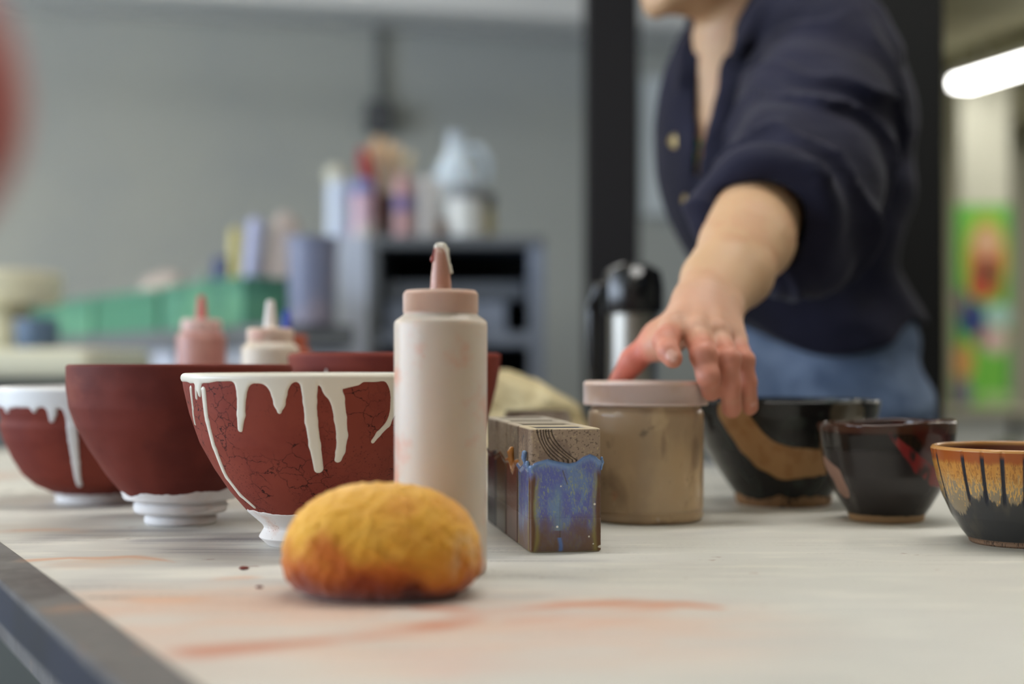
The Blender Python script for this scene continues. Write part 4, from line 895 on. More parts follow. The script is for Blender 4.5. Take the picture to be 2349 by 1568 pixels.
fs.chain([P(1598, 50, 1.80), P(1583, 120, 1.775), P(1572, 190, 1.755)], [.014, .013, .012], .01)
def zhem(x, y): 
    return 1.036+.042*np.minimum(((x-.40)/.10)**2, 1.1)
X3, Y3 = np.meshgrid(fs.ax[0], fs.ax[1], indexing='ij')
lower = zhem(X3, Y3)[..., None]-fs.ax[2][None, None]
near_arm = (Y3 < 1.62)[..., None]
fs.F[:] = np.where(near_arm, fs.F, np.maximum(fs.F, lower.astype(np.float32)))
def wrinkle(x, y, z):
    p = np.stack([x, y, z], -1); u = (p-sh)@nrm(elb-sh); onarm = sstep(1.74, 1.66, y)*sstep(-.02, .05, u)
    n = fbm(x*9, y*9, z*9, 2, 4)
    w_ = ((1-np.abs(np.sin(u*48+n*9+z*18)))**2*-.010+.003)*onarm*sstep(.0, .08, u)+np.sin(u*60+n*14-x*40)*.0028*onarm
    t = np.sin((x*.6+z)*60+fbm(x*6, y*6, z*6, 2, 8)*16)*.0030*(1-onarm)*sstep(.20, .30, x)
    return w_+t-(fbm(x*14, y*14, z*14, 2, 9)-.5)*.009
fs.disp(wrinkle)
V, F = fs.mesh()
M_shirt = mat('navy_cotton', srgb(34, 34, 50), .85, spec=.12, sheen=.06, layers=[dict(scale=5, col=srgb(26, 26, 38), lo=.4, hi=.65)], bump=[(14, .45, .010, (1, 1, 2.2)), (600, .2, .0005, I1)])
shirt = npmesh('shirt', V-base, F, M_shirt, person)
def on_shirt(px, py, off=.001):
    d = ray(fs, px, py); return P(px, py, (d or 1.72)-off)
M_brass = mat('brass_button', srgb(190, 168, 120), .3, .6)
for (px, py) in ((1549, 323), (1580, 458)):
    c_ = on_shirt(px, py, .0035); mb = MB(); mb.lathe([(.0005, -.0015), (.0085, -.0015), (.009, 0), (.0085, .0015), (.0075, .001), (.0005, .001)], 24, M=Matrix.Translation(Vector(c_-base)) @ Vector((-.45, -.89, 0)).to_track_quat('Z', 'Y').to_matrix().to_4x4())
    mb.build('button', M_brass, shirt)
pts = [on_shirt(x, y, .003)-base for (x, y) in ((1612, 300), (1608, 330), (1602, 365), (1598, 400))]
f4 = Field(np.min(pts, 0)-.02, np.max(pts, 0)+.02, .0012); f4.chain(pts, [.006, .009, .009, .006], .004); V, F = f4.mesh()
npmesh('lanyard', V, F, mat('green_lanyard', srgb(60, 170, 70), .5, layers=[dict(scale=50, col=srgb(60, 170, 170), lo=.5, hi=.6)]), person)
# --- jeans
fj = Field((.2, 1.72, .04), (.66, 2.12, 1.13), .0055)
fj.ell(hipc+[-.012, -.004, .06], (.112, .150, .165), [nrm(Fw), Lw, np.array([0, 0, 1.])], .03).ell(hipc+[.0, 0, .1], (.10, .135, .12), [nrm(Fw), Lw, np.array([0, 0, 1.])], .04)
for g in (-1, 1):
    hj = hipc+Lw*.082*g; fj.chain([hj, hj+Fw*.02+[0, 0, -.46], hj-Fw*.01+[0, 0, -.86]], [.094, .068, .058], .02)
fj.disp(lambda x, y, z: -(fbm(x*14, y*14, z*22, 2, 3)-.5)*.010+np.sin(z*120+fbm(x*8, y*8, z*8, 2, 2)*12)*.0012)
V, F = fj.mesh()
jeans = npmesh('jeans', V-base, F, mat('denim', srgb(82, 98, 124), .85, layers=[dict(scale=9, col=srgb(112, 128, 154), lo=.45, hi=.65, amt=.8), dict(scale=26, col=srgb(58, 76, 106), lo=.55, hi=.7, amt=.6)], bump=[(500, .2, .0006, I1), (18, .3, .005, I1)]), person)
for g in (-1, 1):
    f5 = Field((-.2, -.2, 0), (.2, .2, .10), .004); o = Lw*.085*g; f5.chain([o-Fw*.05+[0, 0, .035], o+Fw*.06+[0, 0, .032], o+Fw*.17+[0, 0, .030]], [.046, .046, .040], .01)
    f5.F[:] = np.maximum(f5.F, (.001-f5.ax[2])[None, None].astype(np.float32)); V, F = f5.mesh(); npmesh('shoe', V, F, mat('dark_shoe', srgb(40, 38, 38), .6), person)
# --- second person, of whom only a red elbow shows at the left
b2 = np.array([-.45, .20, 0.]); F2 = np.array([.883, .47, 0]); L2 = np.array([-.47, .883, 0]); U3 = np.array([0, 0, 1.])
g2 = Field((-.80, -.15, 0), (.02, .62, 1.80), .0075); s2 = Field((-.80, -.15, .85), (.02, .62, 1.55), .0065); h2 = Field((-.65, .0, 1.4), (-.2, .5, 1.80), .006)
R2_ = [F2, L2, U3]
for f_, e in ((g2, 0), (s2, .013)):
    f_.ell(b2+[0, 0, 1.24], (.10+e, .165+e, .21+e), R2_, .03).ell(b2+[0, 0, 1.04], (.10+e, .14+e, .14+e), R2_, .04)
    lsh = b2+L2*.17+F2*.03+[0, 0, 1.34]; rs_ = b2-L2*.17+[0, 0, 1.36]
    lel = np.array([-.151, .325, 1.088]); rel2 = b2-L2*.20+F2*.10+[0, 0, 1.09]
    f_.chain([lsh, lerp(lsh, lel, .5)+[0, 0, .01], lel+[-.03, .005, .025], lel], [.052+e, .046+e, .036+e, .018+e], .02)
    f_.chain([rs_, rel2], [.052+e, .040+e], .02)
    lw = lel+np.array([-.14, -.11, .07]); rw = rel2+F2*.06+L2*.22+[0, 0, .03]
    f_.chain([lel, lw], [.026+e, .022+e*.6], .02).chain([rel2, rw], [.036+e, .022+e*.6], .02)
    if e == 0:
        for w_, dr_ in ((lw, nrm(lw-lel)), (rw, nrm(rw-rel2))):
            g2.cap(w_, w_+dr_*.07, .022, .022, .01)
            for i in range(4): g2.chain([w_+dr_*.07+U3*(.016-.011*i), w_+dr_*.11+U3*(.016-.012*i)-F2*.01, w_+dr_*.13+U3*(.012-.013*i)-F2*.03], [.009, .0085, .0075], .006)
            g2.chain([w_+dr_*.02, w_+dr_*.05+U3*.035, w_+dr_*.08+U3*.045], [.012, .010, .009], .006)
g2.cap(b2+[0, 0, 1.36], b2+F2*.01+[0, 0, 1.50], .052, .048, .03)
s2.cap(b2+[0, 0, 1.42], b2+[0, 0, 1.56], .056, .06, .006, 's')
for g in (-1, 1):
    hj = b2+L2*.085*g; g2.chain([hj+[0, 0, .90], hj+[0, 0, .48], hj+[0, 0, .08]], [.085, .055, .036], .03).cap(hj+[0, 0, .03], hj+F2*.13+[0, 0, .025], .03, .022, .02)
q2 = head(g2, h2, b2+F2*.02+[0, 0, 1.62], F2, 1.0, 0)
s2.disp(lambda x, y, z: -(fbm(x*12, y*12, z*12, 2, 3)-.5)*.010)
V, F = g2.mesh(); C2 = np.concatenate([skin_cols(V), np.full((len(V), 1), .5)], 1)
p2_ = tag(npmesh('person', V-b2, F, M_skin, None, tuple(b2), col=C2), 'person in a red top at the left edge of the photo, a blurred elbow shape', 'person')
V, F = s2.mesh(); npmesh('red_top', V-b2, F, mat('red_knit', srgb(178, 84, 76), .85, sheen=.3, bump=[(300, .3, .001, I1)]), p2_)
V, F = h2.mesh(); npmesh('hair', V-b2, F, mat('dark_hair', srgb(44, 32, 26), .5, bump=[(60, .5, .004, (1, 1, .2))]), p2_)
for g in (-1, 1):
    f5 = Field((-.2, -.2, 0), (.24, .2, .10), .004); o = L2*.085*g; f5.chain([o-F2*.03+[0, 0, .035], o+F2*.06+[0, 0, .034], o+F2*.145+[0, 0, .030]], [.048, .046, .040], .01)
    f5.F[:] = np.maximum(f5.F, (.001-f5.ax[2])[None, None].astype(np.float32)); V, F = f5.mesh(); npmesh('shoe', V, F, mat('brown_shoe', srgb(74, 54, 42), .6), p2_)
f6 = Field((-.24, -.24, .05), (.24, .24, 1.0), .008)
f6.ell((0, 0, .92), (.115, .155, .10), R2_, .03)
for g in (-1, 1): hj = L2*.085*g; f6.chain([hj+[0, 0, .90], hj+[0, 0, .48], hj+[0, 0, .10]], [.095, .068, .056], .02)
V, F = f6.mesh(); npmesh('trousers', V, F, mat('grey_trousers', srgb(70, 70, 76), .9), p2_)
# ================================================================== room shell
def struct(o): o['kind'] = 'structure'; return o
CE = 2.72
wl = lambda x: 5.5+.2374*(x+.84)
def slab(name, poly, z0, z1, m):
    mb = MB(); n = len(poly); mb.add([(x, y, z) for z in (z0, z1) for (x, y) in poly], [tuple(range(n))[::-1], tuple(range(n, 2*n))]+[(i, (i+1) % n, n+(i+1) % n, n+i) for i in range(n)])
    return struct(mb.build(name, m, None, smooth=False))
M_wall = mat('grey_wall_paint', srgb(170, 174, 171), .9, layers=[dict(scale=1.2, col=srgb(163, 168, 168), lo=.4, hi=.6)], spec=.2)
M_wallc = mat('cream_wall_paint', srgb(205, 203, 186), .9, spec=.2)
M_floor = mat('sealed_concrete', srgb(128, 130, 134), .5, layers=[dict(scale=3, col=srgb(104, 108, 114), lo=.4, hi=.6), dict(scale=14, col=srgb(150, 150, 150), lo=.55, hi=.7, amt=.5)])
M_ceil = mat('olive_cast_ceiling', srgb(150, 146, 118), .9, layers=[dict(scale=2, col=srgb(130, 124, 96), lo=.4, hi=.6, stretch=(.3, 2, 1))], spec=.2)  # olive cast of the lighting is put into the ceiling colour
M_whitep = mat('white_paint', srgb(226, 228, 226), .6)
slab('floor', [(-4.3, -3.1), (6.1, -3.1), (6.1, 9.6), (-4.3, 9.6)], -.1, 0, M_floor)
slab('ceiling', [(-4.3, -3.1), (6.1, -3.1), (6.1, 9.6), (-4.3, 9.6)], CE, CE+.1, M_ceil)
slab('wall_back', [(-4.2, wl(-4.2)), (1.6, wl(1.6)), (1.6, wl(1.6)+.12), (-4.2, wl(-4.2)+.12)], 0, CE, M_wall)
slab('wall_far', [(1.5, 9.5), (6, 9.5), (6, 9.6), (1.5, 9.6)], 0, CE, M_wallc)
slab('wall_passage', [(1.48, wl(1.48)+.12), (1.6, wl(1.6)+.12), (1.6, 9.5), (1.48, 9.5)], 0, CE, M_wallc)
slab('wall_right', [(6, -3), (6.1, -3), (6.1, 9.5), (6, 9.5)], 0, CE, M_wallc)
slab('wall_rear', [(-4.2, -3.1), (6, -3.1), (6, -3), (-4.2, -3)], 0, CE, M_wallc)
WZ0, WZ1 = .95, 2.35; WY = [(-2.4, -.9), (-.5, 1.0), (1.4, 2.9)]      # window openings in the left wall
ys = [-3]+[v for w_ in WY for v in w_]+[wl(-4.2)]
mb = MB(); mb.box((-4.3, -3, 0), (-4.2, wl(-4.2), WZ0)); mb.box((-4.3, -3, WZ1), (-4.2, wl(-4.2), CE))
for i in range(0, len(ys), 2): mb.box((-4.3, ys[i], WZ0), (-4.2, ys[i+1], WZ1))
struct(mb.build('wall_left', M_wallc, None, smooth=False))
M_glass = mat('window_glass', (1, 1, 1), .02, trans=1, ior=1.01)
for i, (a, b) in enumerate(WY):
    mb = MB()
    for (p0, p1) in (((a, WZ0), (a+.05, WZ1)), ((b-.05, WZ0), (b, WZ1)), ((a, WZ0), (b, WZ0+.05)), ((a, WZ1-.05), (b, WZ1)), (((a+b)/2-.02, WZ0), ((a+b)/2+.02, WZ1))): mb.box((-4.28, p0[0], p0[1]), (-4.22, p1[0], p1[1]))
    wo = struct(mb.build('window_%d' % (i+1), M_whitep, None, smooth=False))
mb = MB(); a, b = -4.18, 1.58; mb.add([(x, wl(x)-q, z) for z in (2.345, CE-.001) for (x, q) in ((a, .34), (b, .34), (b, .002), (a, .002))], [(3, 2, 1, 0), (4, 5, 6, 7), (0, 1, 5, 4), (1, 2, 6, 5), (2, 3, 7, 6), (3, 0, 4, 7)])
struct(mb.build('trim_1', mat('bright_white', srgb(244, 246, 248), .6), None, smooth=False))
mb = MB(); mb.box((1.62, 8.5, 2.5), (5.98, 8.9, CE-.001)); struct(mb.build('trim_2', mat('beam_paint', srgb(170, 166, 140), .8), None, smooth=False))
# columns
M_col = mat('black_steel', srgb(26, 24, 27), .6, spec=.3)
def column(name, x0, x1, y0, y1, m, label, cat='column'):
    t = empty(name, label, cat, ((x0+x1)/2, (y0+y1)/2, 0)); w_, h_ = (x1-x0)/2, (y1-y0)/2
    mb = MB(); mb.box((-w_, -h_, .012), (w_, h_, CE-.001)); mb.build('shaft', m, t, smooth=False, bevel=.004)
    mb = MB(); mb.box((-w_-.04, -h_-.04, .0), (w_+.04, h_+.04, .012)); mb.build('base_plate', m, t, smooth=False)
    return t
column('steel_column', .187, .322, 3.58, 3.71, M_col, 'black steel column between the grey cabinet and the person, the farther of two')
column('steel_column', .534, .669, 2.20, 2.33, mat('black_steel_near', srgb(16, 16, 16), .65, spec=.25), 'black steel column directly behind the back of the person in navy')
column('white_pillar', 2.52, 2.80, 8.0, 8.25, mat('pillar_paint', srgb(212, 210, 192), .8), 'cream painted pillar behind the green poster at the right edge', 'pillar')
# poster
gx, gz = np.meshgrid(np.linspace(0, 1, 60), np.linspace(0, 1, 160), indexing='ij')
C = np.broadcast_to(S3((122, 200, 78)), gx.shape+(3,)).copy()
C = cmix(C, (84, 160, 70), 1-sstep(.05, .14, gx)); C = cmix(C, (90, 165, 80), sstep(.86, .94, gx))
def blob(C, px, py, rx, rz, col, a=1):
    u = (px-2190)/130; v = 1-(py-470)/460; d = np.hypot((gx-u)*130/rx, (gz-v)*460/rz); return cmix(C, col, (1-sstep(.8, 1.1, d))*a)
for b in ((2263, 590, 52, 100, (196, 190, 70)), (2264, 600, 40, 82, (206, 110, 72)), (2264, 555, 34, 36, (226, 180, 142)), (2250, 650, 30, 40, (200, 90, 60)), (2264, 622, 20, 22, (80, 60, 54)), (2288, 650, 12, 40, (160, 110, 50)),
          (2232, 730, 36, 42, (46, 66, 130)), (2205, 690, 16, 30, (130, 110, 120)), (2290, 725, 34, 30, (176, 214, 206)), (2285, 780, 30, 34, (222, 196, 190)), (2252, 775, 14, 20, (180, 90, 130)), (2210, 830, 26, 44, (214, 160, 96)), (2212, 900, 18, 36, (130, 104, 150)), (2285, 912, 46, 14, (176, 210, 146)), (2326, 770, 10, 34, (170, 96, 84))): C = blob(C, *b)
m_, n_ = gx.shape; pw, ph = .307, 1.086; x0 = (2190-CX)*7.7/FP; z0 = ZT+H-(930-HY)*7.7/FP
Vp = np.stack([x0+gx*pw, 0*gx+7.7, z0+gz*ph], -1).reshape(-1, 3); i = np.arange(m_-1)[:, None]*n_; k = np.arange(n_-1)[None]
Fp = np.stack([i+k, i+n_+k, i+n_+k+1, i+k+1], -1).reshape(-1, 4); nb = len(Vp); cs = [0, n_-1, m_*n_-1, (m_-1)*n_]
Vp = np.concatenate([Vp, Vp[cs]+[0, .01, 0]]); Cp = np.concatenate([C.reshape(-1, 3), C.reshape(-1, 3)[cs]])
Ff_ = [tuple(f) for f in Fp.tolist()]+[(nb, nb+1, nb+2, nb+3)]
ps = tag(npmesh('poster', Vp-[x0, 7.7, 0], Ff_, mat('poster_print', attr=True, rough=.5), None, (x0, 7.7, 0), col=Cp, smooth=False), 'bright green poster with orange, blue and pink shapes at the right edge', 'poster')
mb = MB(); mb.tube([(x0+.02, 7.73, .8005), (x0+.02, 7.73, z0+1.0)], .01); mb.tube([(x0+pw-.02, 7.73, .8005), (x0+pw-.02, 7.73, z0+1.0)], .01)
o = mb.build('poster_stand', M_black, ps, (0, 0, 0)); o.location = (-x0, -7.7, 0)
# counter under the poster
tq_ = empty('counter', 'low white counter with a grey-beige top beneath the green poster', 'counter', (2.9, 7.6, 0))
mb = MB(); mb.box((-.75, -.35, .765), (.9, .35, .80)); mb.build('counter_top', mat('beige_top', srgb(176, 170, 152), .6), tq_, smooth=False, bevel=.005)
mb = MB(); mb.box((-.72, -.30, .0), (-.34, .32, .7645)); mb.box((-.28, -.30, 0), (.85, .32, .7645)); mb.build('cabinet_box', M_whitep, tq_, smooth=False, bevel=.004)
mb = MB(); mb.box((-.345, -.25, 0), (-.275, .3, .764)); mb.build('gap_shade_block', mat('gap_shade_dark', srgb(60, 60, 48), .7), tq_, smooth=False)  # dark block standing in for the shade between the cabinets
st = empty('stool', 'black seat edge low at the right edge, below the green poster', 'stool', (1.87, 5.0, 0))
mb = MB(); mb.lathe([(.0005, .70), (.17, .70), (.185, .715), (.18, .745), (.15, .755), (.0005, .757)], 40); mb.build('seat', M_black, st)
for a in range(4):
    q_ = math.pi/4+a*math.pi/2; mb = MB(); mb.tube([(.12*math.cos(q_), .12*math.sin(q_), .70), (.2*math.cos(q_), .2*math.sin(q_), .0)], .012); mb.build('leg', M_black, st)
# paper sheet on the back wall between the columns
xx = (1512-CX)*5.9/FP; mb = MB(); mb.box((-.075, -.03, 1.64), (.09, -.012, 2.20))
o = mb.build('wall_board', mat('pale_board', srgb(196, 204, 208), .7), None, (xx, wl(xx)-.03, 0), smooth=False); tag(o, 'pale vertical board on the grey wall between black column and navy shirt', 'board')
# power cord and plug on the wall
xx = (862-CX)*5.45/FP; yy = wl(xx)-.02
pc = empty('power_drop', 'grey power cord running down the grey wall to a dark socket box', 'socket', (xx, yy, 0))
mb = MB(); mb.tube([(0, -.012, 2.40), (0, -.012, 2.2), (.004, -.012, 2.04)], .016); mb.build('cord', mat('grey_conduit', srgb(118, 122, 122), .6), pc)
mb = MB(); mb.box((-.045, -.06, 1.93), (.055, .015, 2.05)); mb.build('socket_box', mat('dark_box', srgb(70, 72, 76), .6), pc, smooth=False, bevel=.01)
# ================================================================== cabinet and its load
CD = 3.7; s_ = FP/CD
cx0 = (1047-CX)/s_
cab = empty('metal_cabinet', 'grey open-fronted metal cabinet with bottles and a jug on top', 'cabinet', (cx0, CD, 0))
M_cab = mat('blue_grey_metal', srgb(138, 148, 168), .45, layers=[dict(scale=4, col=srgb(124, 134, 154), lo=.4, hi=.6)])
M_cabl = mat('pale_blue_metal', srgb(190, 198, 216), .45); M_cabd = mat('dark_grey_metal', srgb(104, 108, 114), .5); M_in = mat('black_interior', srgb(16, 16, 17), .8)
zz = lambda y: ZT+H-(y-HY)/s_
def cb(x0, y0, x1, y1, dep0, dep1, m, name, par=cab, bev=.004):
    mb = MB(); mb.box(((x0-CX)/s_-cx0, dep0, zz(y1)), ((x1-CX)/s_-cx0, dep1, zz(y0))); return mb.build(name, m, par, smooth=False, bevel=bev)
bot = HY+(ZT+H)*s_
cb(842, 540, 1250, 566, 0, .45, M_cabd, 'top_panel'); cb(776, 541, 843, bot-1, .001, .45, M_cabl, 'side_panel'); cb(1214, 566, 1250, bot-1, 0, .45, M_cab, 'side_panel')
cb(843, 566, 868, bot-1, .0, .45, M_cabd, 'side_panel'); cb(868, 566, 1214, bot-1, .43, .45, M_in, 'back_panel')
for y in (762, 980, 1200): cb(868, y, 1214, y+30, .005, .43, M_cab, 'shelf')
cb(880, 644, 1205, 684, .06, .40, mat('grey_bin', srgb(96, 102, 112), .6), 'drawer'); cb(880, 690, 1160, 760, .05, .40, M_cab, 'drawer')
top = zz(540)+.0008
def onc(px, dy=.12): return ((px-CX)*(CD+dy)/FP, CD+dy, top)
def bottle(name, label, px, dy, prof, m, parts=(), cat='bottle', sx=1, n=28, ry=0):
    x, y, z = onc(px, dy); t = empty(name, label, cat, (x, y, z)); mb = MB(); mb.lathe(prof, n, sx=sx); mb.build('body', m, t)
    for (nm_, pr, mm) in parts: mb = MB(); mb.lathe(pr, n, sx=sx); mb.build(nm_, mm, t)
    return t
def cyl(r, z0, z1, e=.004): return [(.0005, z0), (r-e, z0), (r, z0+e), (r, z1-e), (r-e, z1), (.0005, z1)]
pl_ = lambda n, c, r=.4, **k: mat(n, srgb(*c), r, **k)
bottle('plastic_tub', 'white and pale blue plastic bottle on the cabinet, leftmost of the containers', 778, .10, cyl(.034, 0, .142), pl_('pale_blue_plastic', (200, 212, 232)), [('cap', cyl(.024, .1425, .160), pl_('pale_cap', (206, 214, 226)))])
bottle('paint_bottle', 'pink and white bottle with a periwinkle lid beside the pale blue bottle', 833, .07, cyl(.030, 0, .115), pl_('pink_white', (208, 176, 196), layers=[dict(scale=14, col=srgb(214, 208, 204), lo=.45, hi=.55)]), [('lid', [(.0005, .1155), (.026, .1155), (.031, .13), (.026, .150), (.0005, .158)], pl_('periwinkle', (126, 136, 190)))])
br = bottle('brush_jar', 'dark brown jar crammed with brushes and tool handles on the cabinet', 886, .22, [(.0005, 0), (.036, 0), (.038, .004), (.038, .128), (.034, .132), (.034, .1), (.0005, .02)], pl_('dark_brown', (86, 74, 66)), (), 'jar')
random.seed(3)
tl_ = [((-.062, -.055, .252), (150, 26, 38), .024, .125), ((-.044, .030, .280), (190, 150, 120), .013, .05), ((-.022, -.014, .292), (200, 166, 128), .013, .05), ((.004, .026, .288), (204, 170, 130), .013, .05), ((.034, -.010, .268), (206, 180, 146), .015, .045), ((.066, .016, .250), (214, 200, 170), .018, .05), ((.010, -.034, .238), (184, 140, 96), .012, .06)]
for i, (e, c, r, ln) in enumerate(tl_):
    e = Vector(e); st_ = Vector((e.x*.25, e.y*.5, .03)); dv = (e-st_).normalized(); mb = MB()
    mb.tube([st_, e-dv*ln*1.6, e-dv*ln, e-dv*ln*.3, e], [.003, .004, r*.7, r*.85, r*.4], 10)
    x, y, z = onc(886, .22); o = mb.build('paint_brush', pl_('brush_%d' % i, c, .6), None, (x, y, z))
    tag(o, ['red handled brush leaning left in the brown jar', 'brush with a tan tip between the red one and the tall pale ones', 'tall tan brush at the middle of the brown jar', 'tan brush just right of the middle of the jar', 'pale wooden brush leaning right in the jar', 'cream bristled brush leaning farthest right in the jar', 'short ochre brush at the front of the jar'][i], 'brush', 'brushes in the brown jar')
bottle('paint_bottle', 'pink bottle with a purple band right of the brush jar', 925, .08, cyl(.027, 0, .150), pl_('dusty_pink', (186, 146, 148)), [('label_band', cyl(.0275, .07, .108, .001), pl_('purple_band', (110, 96, 150))), ('cap', cyl(.019, .1505, .172), pl_('pink_cap2', (184, 148, 140)))])
bottle('plastic_tub', 'off-white cylinder standing between the purple-banded bottle and the jug', 978, .10, cyl(.030, 0, .160), pl_('off_white', (204, 200, 198)))
jg = bottle('gallon_jug', 'translucent white gallon jug with sloping shoulders on the cabinet', 1046, .24, [(.0005, 0), (.070, 0), (.078, .006), (.078, .140), (.070, .170), (.052, .212), (.034, .246), (.024, .262), (.023, .285), (.0005, .285)], pl_('milky_jug', (196, 210, 222), .3, sss=.3), [('cap', cyl(.024, .2855, .305), pl_('jug_cap', (180, 192, 206)))])
mb = MB(); mb.tube([(.026, 0, .262), (.066, 0, .262), (.088, 0, .225), (.084, 0, .17)], [.010, .011, .011, .010], 10); mb.build('handle', pl_('milky_jug2', (196, 210, 222), .3), jg)
bottle('lidded_jar', 'squat white jar with a grey lid in front of the jug', 1068, .06, cyl(.048, 0, .100), pl_('white_jar', (216, 218, 216)), [('lid', cyl(.052, .1005, .135), pl_('grey_lid', (128, 132, 138)))], 'jar')
bottle('lidded_jar', 'olive-yellow jar at the right end of the cabinet top', 1112, .14, cyl(.028, 0, .085), pl_('olive_jar', (160, 150, 104)), [('lid', cyl(.029, .0855, .125), pl_('black_lid', (54, 58, 60)))], 'jar')
bottle('ink_pot', 'small brown pot in front between off-white cylinder and white jar', 1014, .03, cyl(.014, 0, .042), pl_('brown_pot', (110, 86, 70)), (), 'pot')
mo = bottle('dish_brush', 'pale round-headed brush standing behind the pale blue bottle', 800, .18, cyl(.010, .002, .13), pl_('green_stem', (110, 130, 112)), [('head', [(.0005, .13), (.018, .14), (.029, .165), (.031, .185), (.026, .205), (.0005, .215)], pl_('pale_head', (196, 196, 180)))], 'brush')
mo.rotation_euler = (0, -.2, 0)
# ================================================================== bench with green crates
Bp = np.array([-.52, 3.0]); Be = np.array([-1.82, 5.03]); bl = np.linalg.norm(Be-Bp); bd = (Be-Bp)/bl; bn = np.array([bd[1]*1., -bd[0]])   # bn points back-right
ang = math.atan2(bd[1], bd[0]); BZ = 1.115
bn_t = empty('metal_bench', 'long blue-grey metal bench against the wall with green crates on it', 'bench', (Bp[0], Bp[1], 0), ang)
mb = MB(); mb.box((0, -.21, BZ-.05), (bl, 0, BZ)); mb.build('bench_top', M_cabd, bn_t, smooth=False, bevel=.004)
for i, (a, b, m) in enumerate(((.02, .36, M_cabl), (.60, 1.0, M_cabl), (1.05, 1.6, M_cab), (1.75, 2.3, M_cabl))): mb = MB(); mb.box((a, -.195, .0), (b, -.012, BZ-.0505)); mb.build('door_panel', m, bn_t, smooth=False, bevel=.004)
mb = MB(); mb.box((.3605, -.20, 0), (.5995, -.04, BZ-.0505)); mb.build('opening_shade_block', M_in, bn_t, smooth=False)  # solid black block in place of the shade inside the open bay
M_green = pl_('green_crate', (82, 142, 120), .45, layers=[dict(scale=8, col=srgb(100, 160, 130), lo=.5, hi=.6)]); M_green2 = pl_('dark_green_crate', (72, 132, 108), .45)
def bpt(u, v, z=0): q_ = Bp+bd*u-np.array([-bd[1], bd[0]])*v*1.0; return (q_[0], q_[1], BZ+.0008+z)
for i in range(4):
    u = .15+.58*i; x, y, z = bpt(u+.28, .105); t = empty('green_crate', ['green crate on the bench nearest the cabinet', 'green crate second from the cabinet, behind the cream bottle nozzle', 'green crate third along the bench, behind the pink bottle', 'green crate at the far left end of the bench'][i], 'crate', (x, y, z), ang, 'green crates on the bench')
    w_, d_, h_ = .272, .090, .095; mb = MB()
    for (lo, hi) in (((-w_, -d_, 0), (w_, d_, .006)), ((-w_, -d_, .006), (w_, -d_+.006, h_)), ((-w_, d_-.006, .006), (w_, d_, h_)), ((-w_, -d_+.006, .006), (-w_+.006, d_-.006, h_)), ((w_-.006, -d_+.006, .006), (w_, d_-.006, h_))): mb.box(lo, hi)
    mb.build('crate_box', M_green if i % 2 == 0 else M_green2, t, smooth=False)
    mb = MB()
    for (lo, hi) in (((-w_-.008, -d_-.008, h_), (w_+.008, -d_+.008, h_+.012)), ((-w_-.008, d_-.008, h_), (w_+.008, d_+.008, h_+.012)), ((-w_-.008, -d_, h_), (-w_+.008, d_, h_+.012)), ((w_-.008, -d_, h_), (w_+.008, d_, h_+.012))): mb.box(lo, hi)
    mb.build('crate_rim', M_green, t, smooth=False)
def inbench(px, y_top, y_bot, d, rad, m, name, label, cat, prof=None, tilt=0, z0=None):
    s1 = FP/d; x = (px-CX)/s1; zb = ZT+H-(y_bot-HY)/s1 if z0 is None else z0; zt = ZT+H-(y_top-HY)/s1; h_ = zt-zb; r = rad/s1
    pr = prof(r, h_) if prof else cyl(r, 0, h_, min(.006, r*.3)); mb = MB(); mb.lathe(pr, 28)
    o = mb.build(name, m, None, (x, d, zb)); o.rotation_euler = (0, tilt, 0); tag(o, label, cat); return o
inbench(716, 545, 748, 3.09, 58, pl_('grey_blue_tub', (118, 124, 150), .4, layers=[dict(scale=6, col=srgb(140, 134, 150), lo=.45, hi=.6)]), 'storage_tub', 'blurry grey-blue storage tub at the cabinet end of the bench', 'tub', lambda r, h: [(.0005, 0), (r*.88, 0), (r*.9, .005), (r, h*.93), (r*1.06, h*.94), (r*1.06, h), (r*.98, h), (r*.9, h*.1), (.0005, .01)], z0=BZ+.0008)
inbench(566, 500, 660, 3.242, 20, pl_('lavender_bottle', (178, 182, 214), .35), 'detergent_bottle', 'pale lavender bottle leaning among the crates', 'bottle', tilt=.10, z0=BZ+.010)
inbench(512, 590, 660, 3.475, 24, pl_('navy_can', (60, 74, 118), .4), 'paint_can', 'dark blue can in the second green crate', 'can', z0=BZ+.008)
inbench(541, 525, 640, 3.408, 14, pl_('yellow_label', (206, 196, 130), .5), 'spray_bottle', 'pale yellow container right of the dark blue can', 'bottle', z0=BZ+.008)
inbench(472, 625, 700, 3.576, 15, pl_('grey_green_jar', (140, 160, 150), .5), 'glaze_jar', 'small grey-green jar left of the dark blue can', 'jar', z0=BZ+.008)
def bag(px, py, d, r, label, col, base):
    s1 = FP/d; c_ = np.array([0, 0, 0]); f7 = Field((-r[0]*1.3, -r[1]*1.3, -.01), (r[0]*1.3, r[1]*1.3, r[2]*2.4), .004)
    f7.ell((0, 0, r[2]), r, None, .03).ell((r[0]*.3, 0, r[2]*1.3), (r[0]*.6, r[1]*.7, r[2]*.6), None, .03).ell((-r[0]*.4, 0, r[2]*.8), (r[0]*.5, r[1]*.7, r[2]*.6), None, .03)
    f7.disp(lambda x, y, z: -(fbm(x*22, y*22, z*22, 3, 5)-.5)*.03); f7.F[:] = np.maximum(f7.F, (.0-f7.ax[2])[None, None].astype(np.float32)); V, F = f7.mesh()
    return tag(npmesh('plastic_bag', V, F, pl_('bag_'+str(px), col, .5), None, ((px-CX)/s1, d, base)), label, 'bag')
bag(652, 510, 3.276, (.040, .036, .125), 'crumpled pinkish-beige plastic bag heaped behind the lavender bottle', (190, 176, 170), BZ+.008)
bag(372, 650, 3.854, (.06, .05, .078), 'small pinkish-grey bag in the third green crate', (176, 166, 162), BZ+.008)
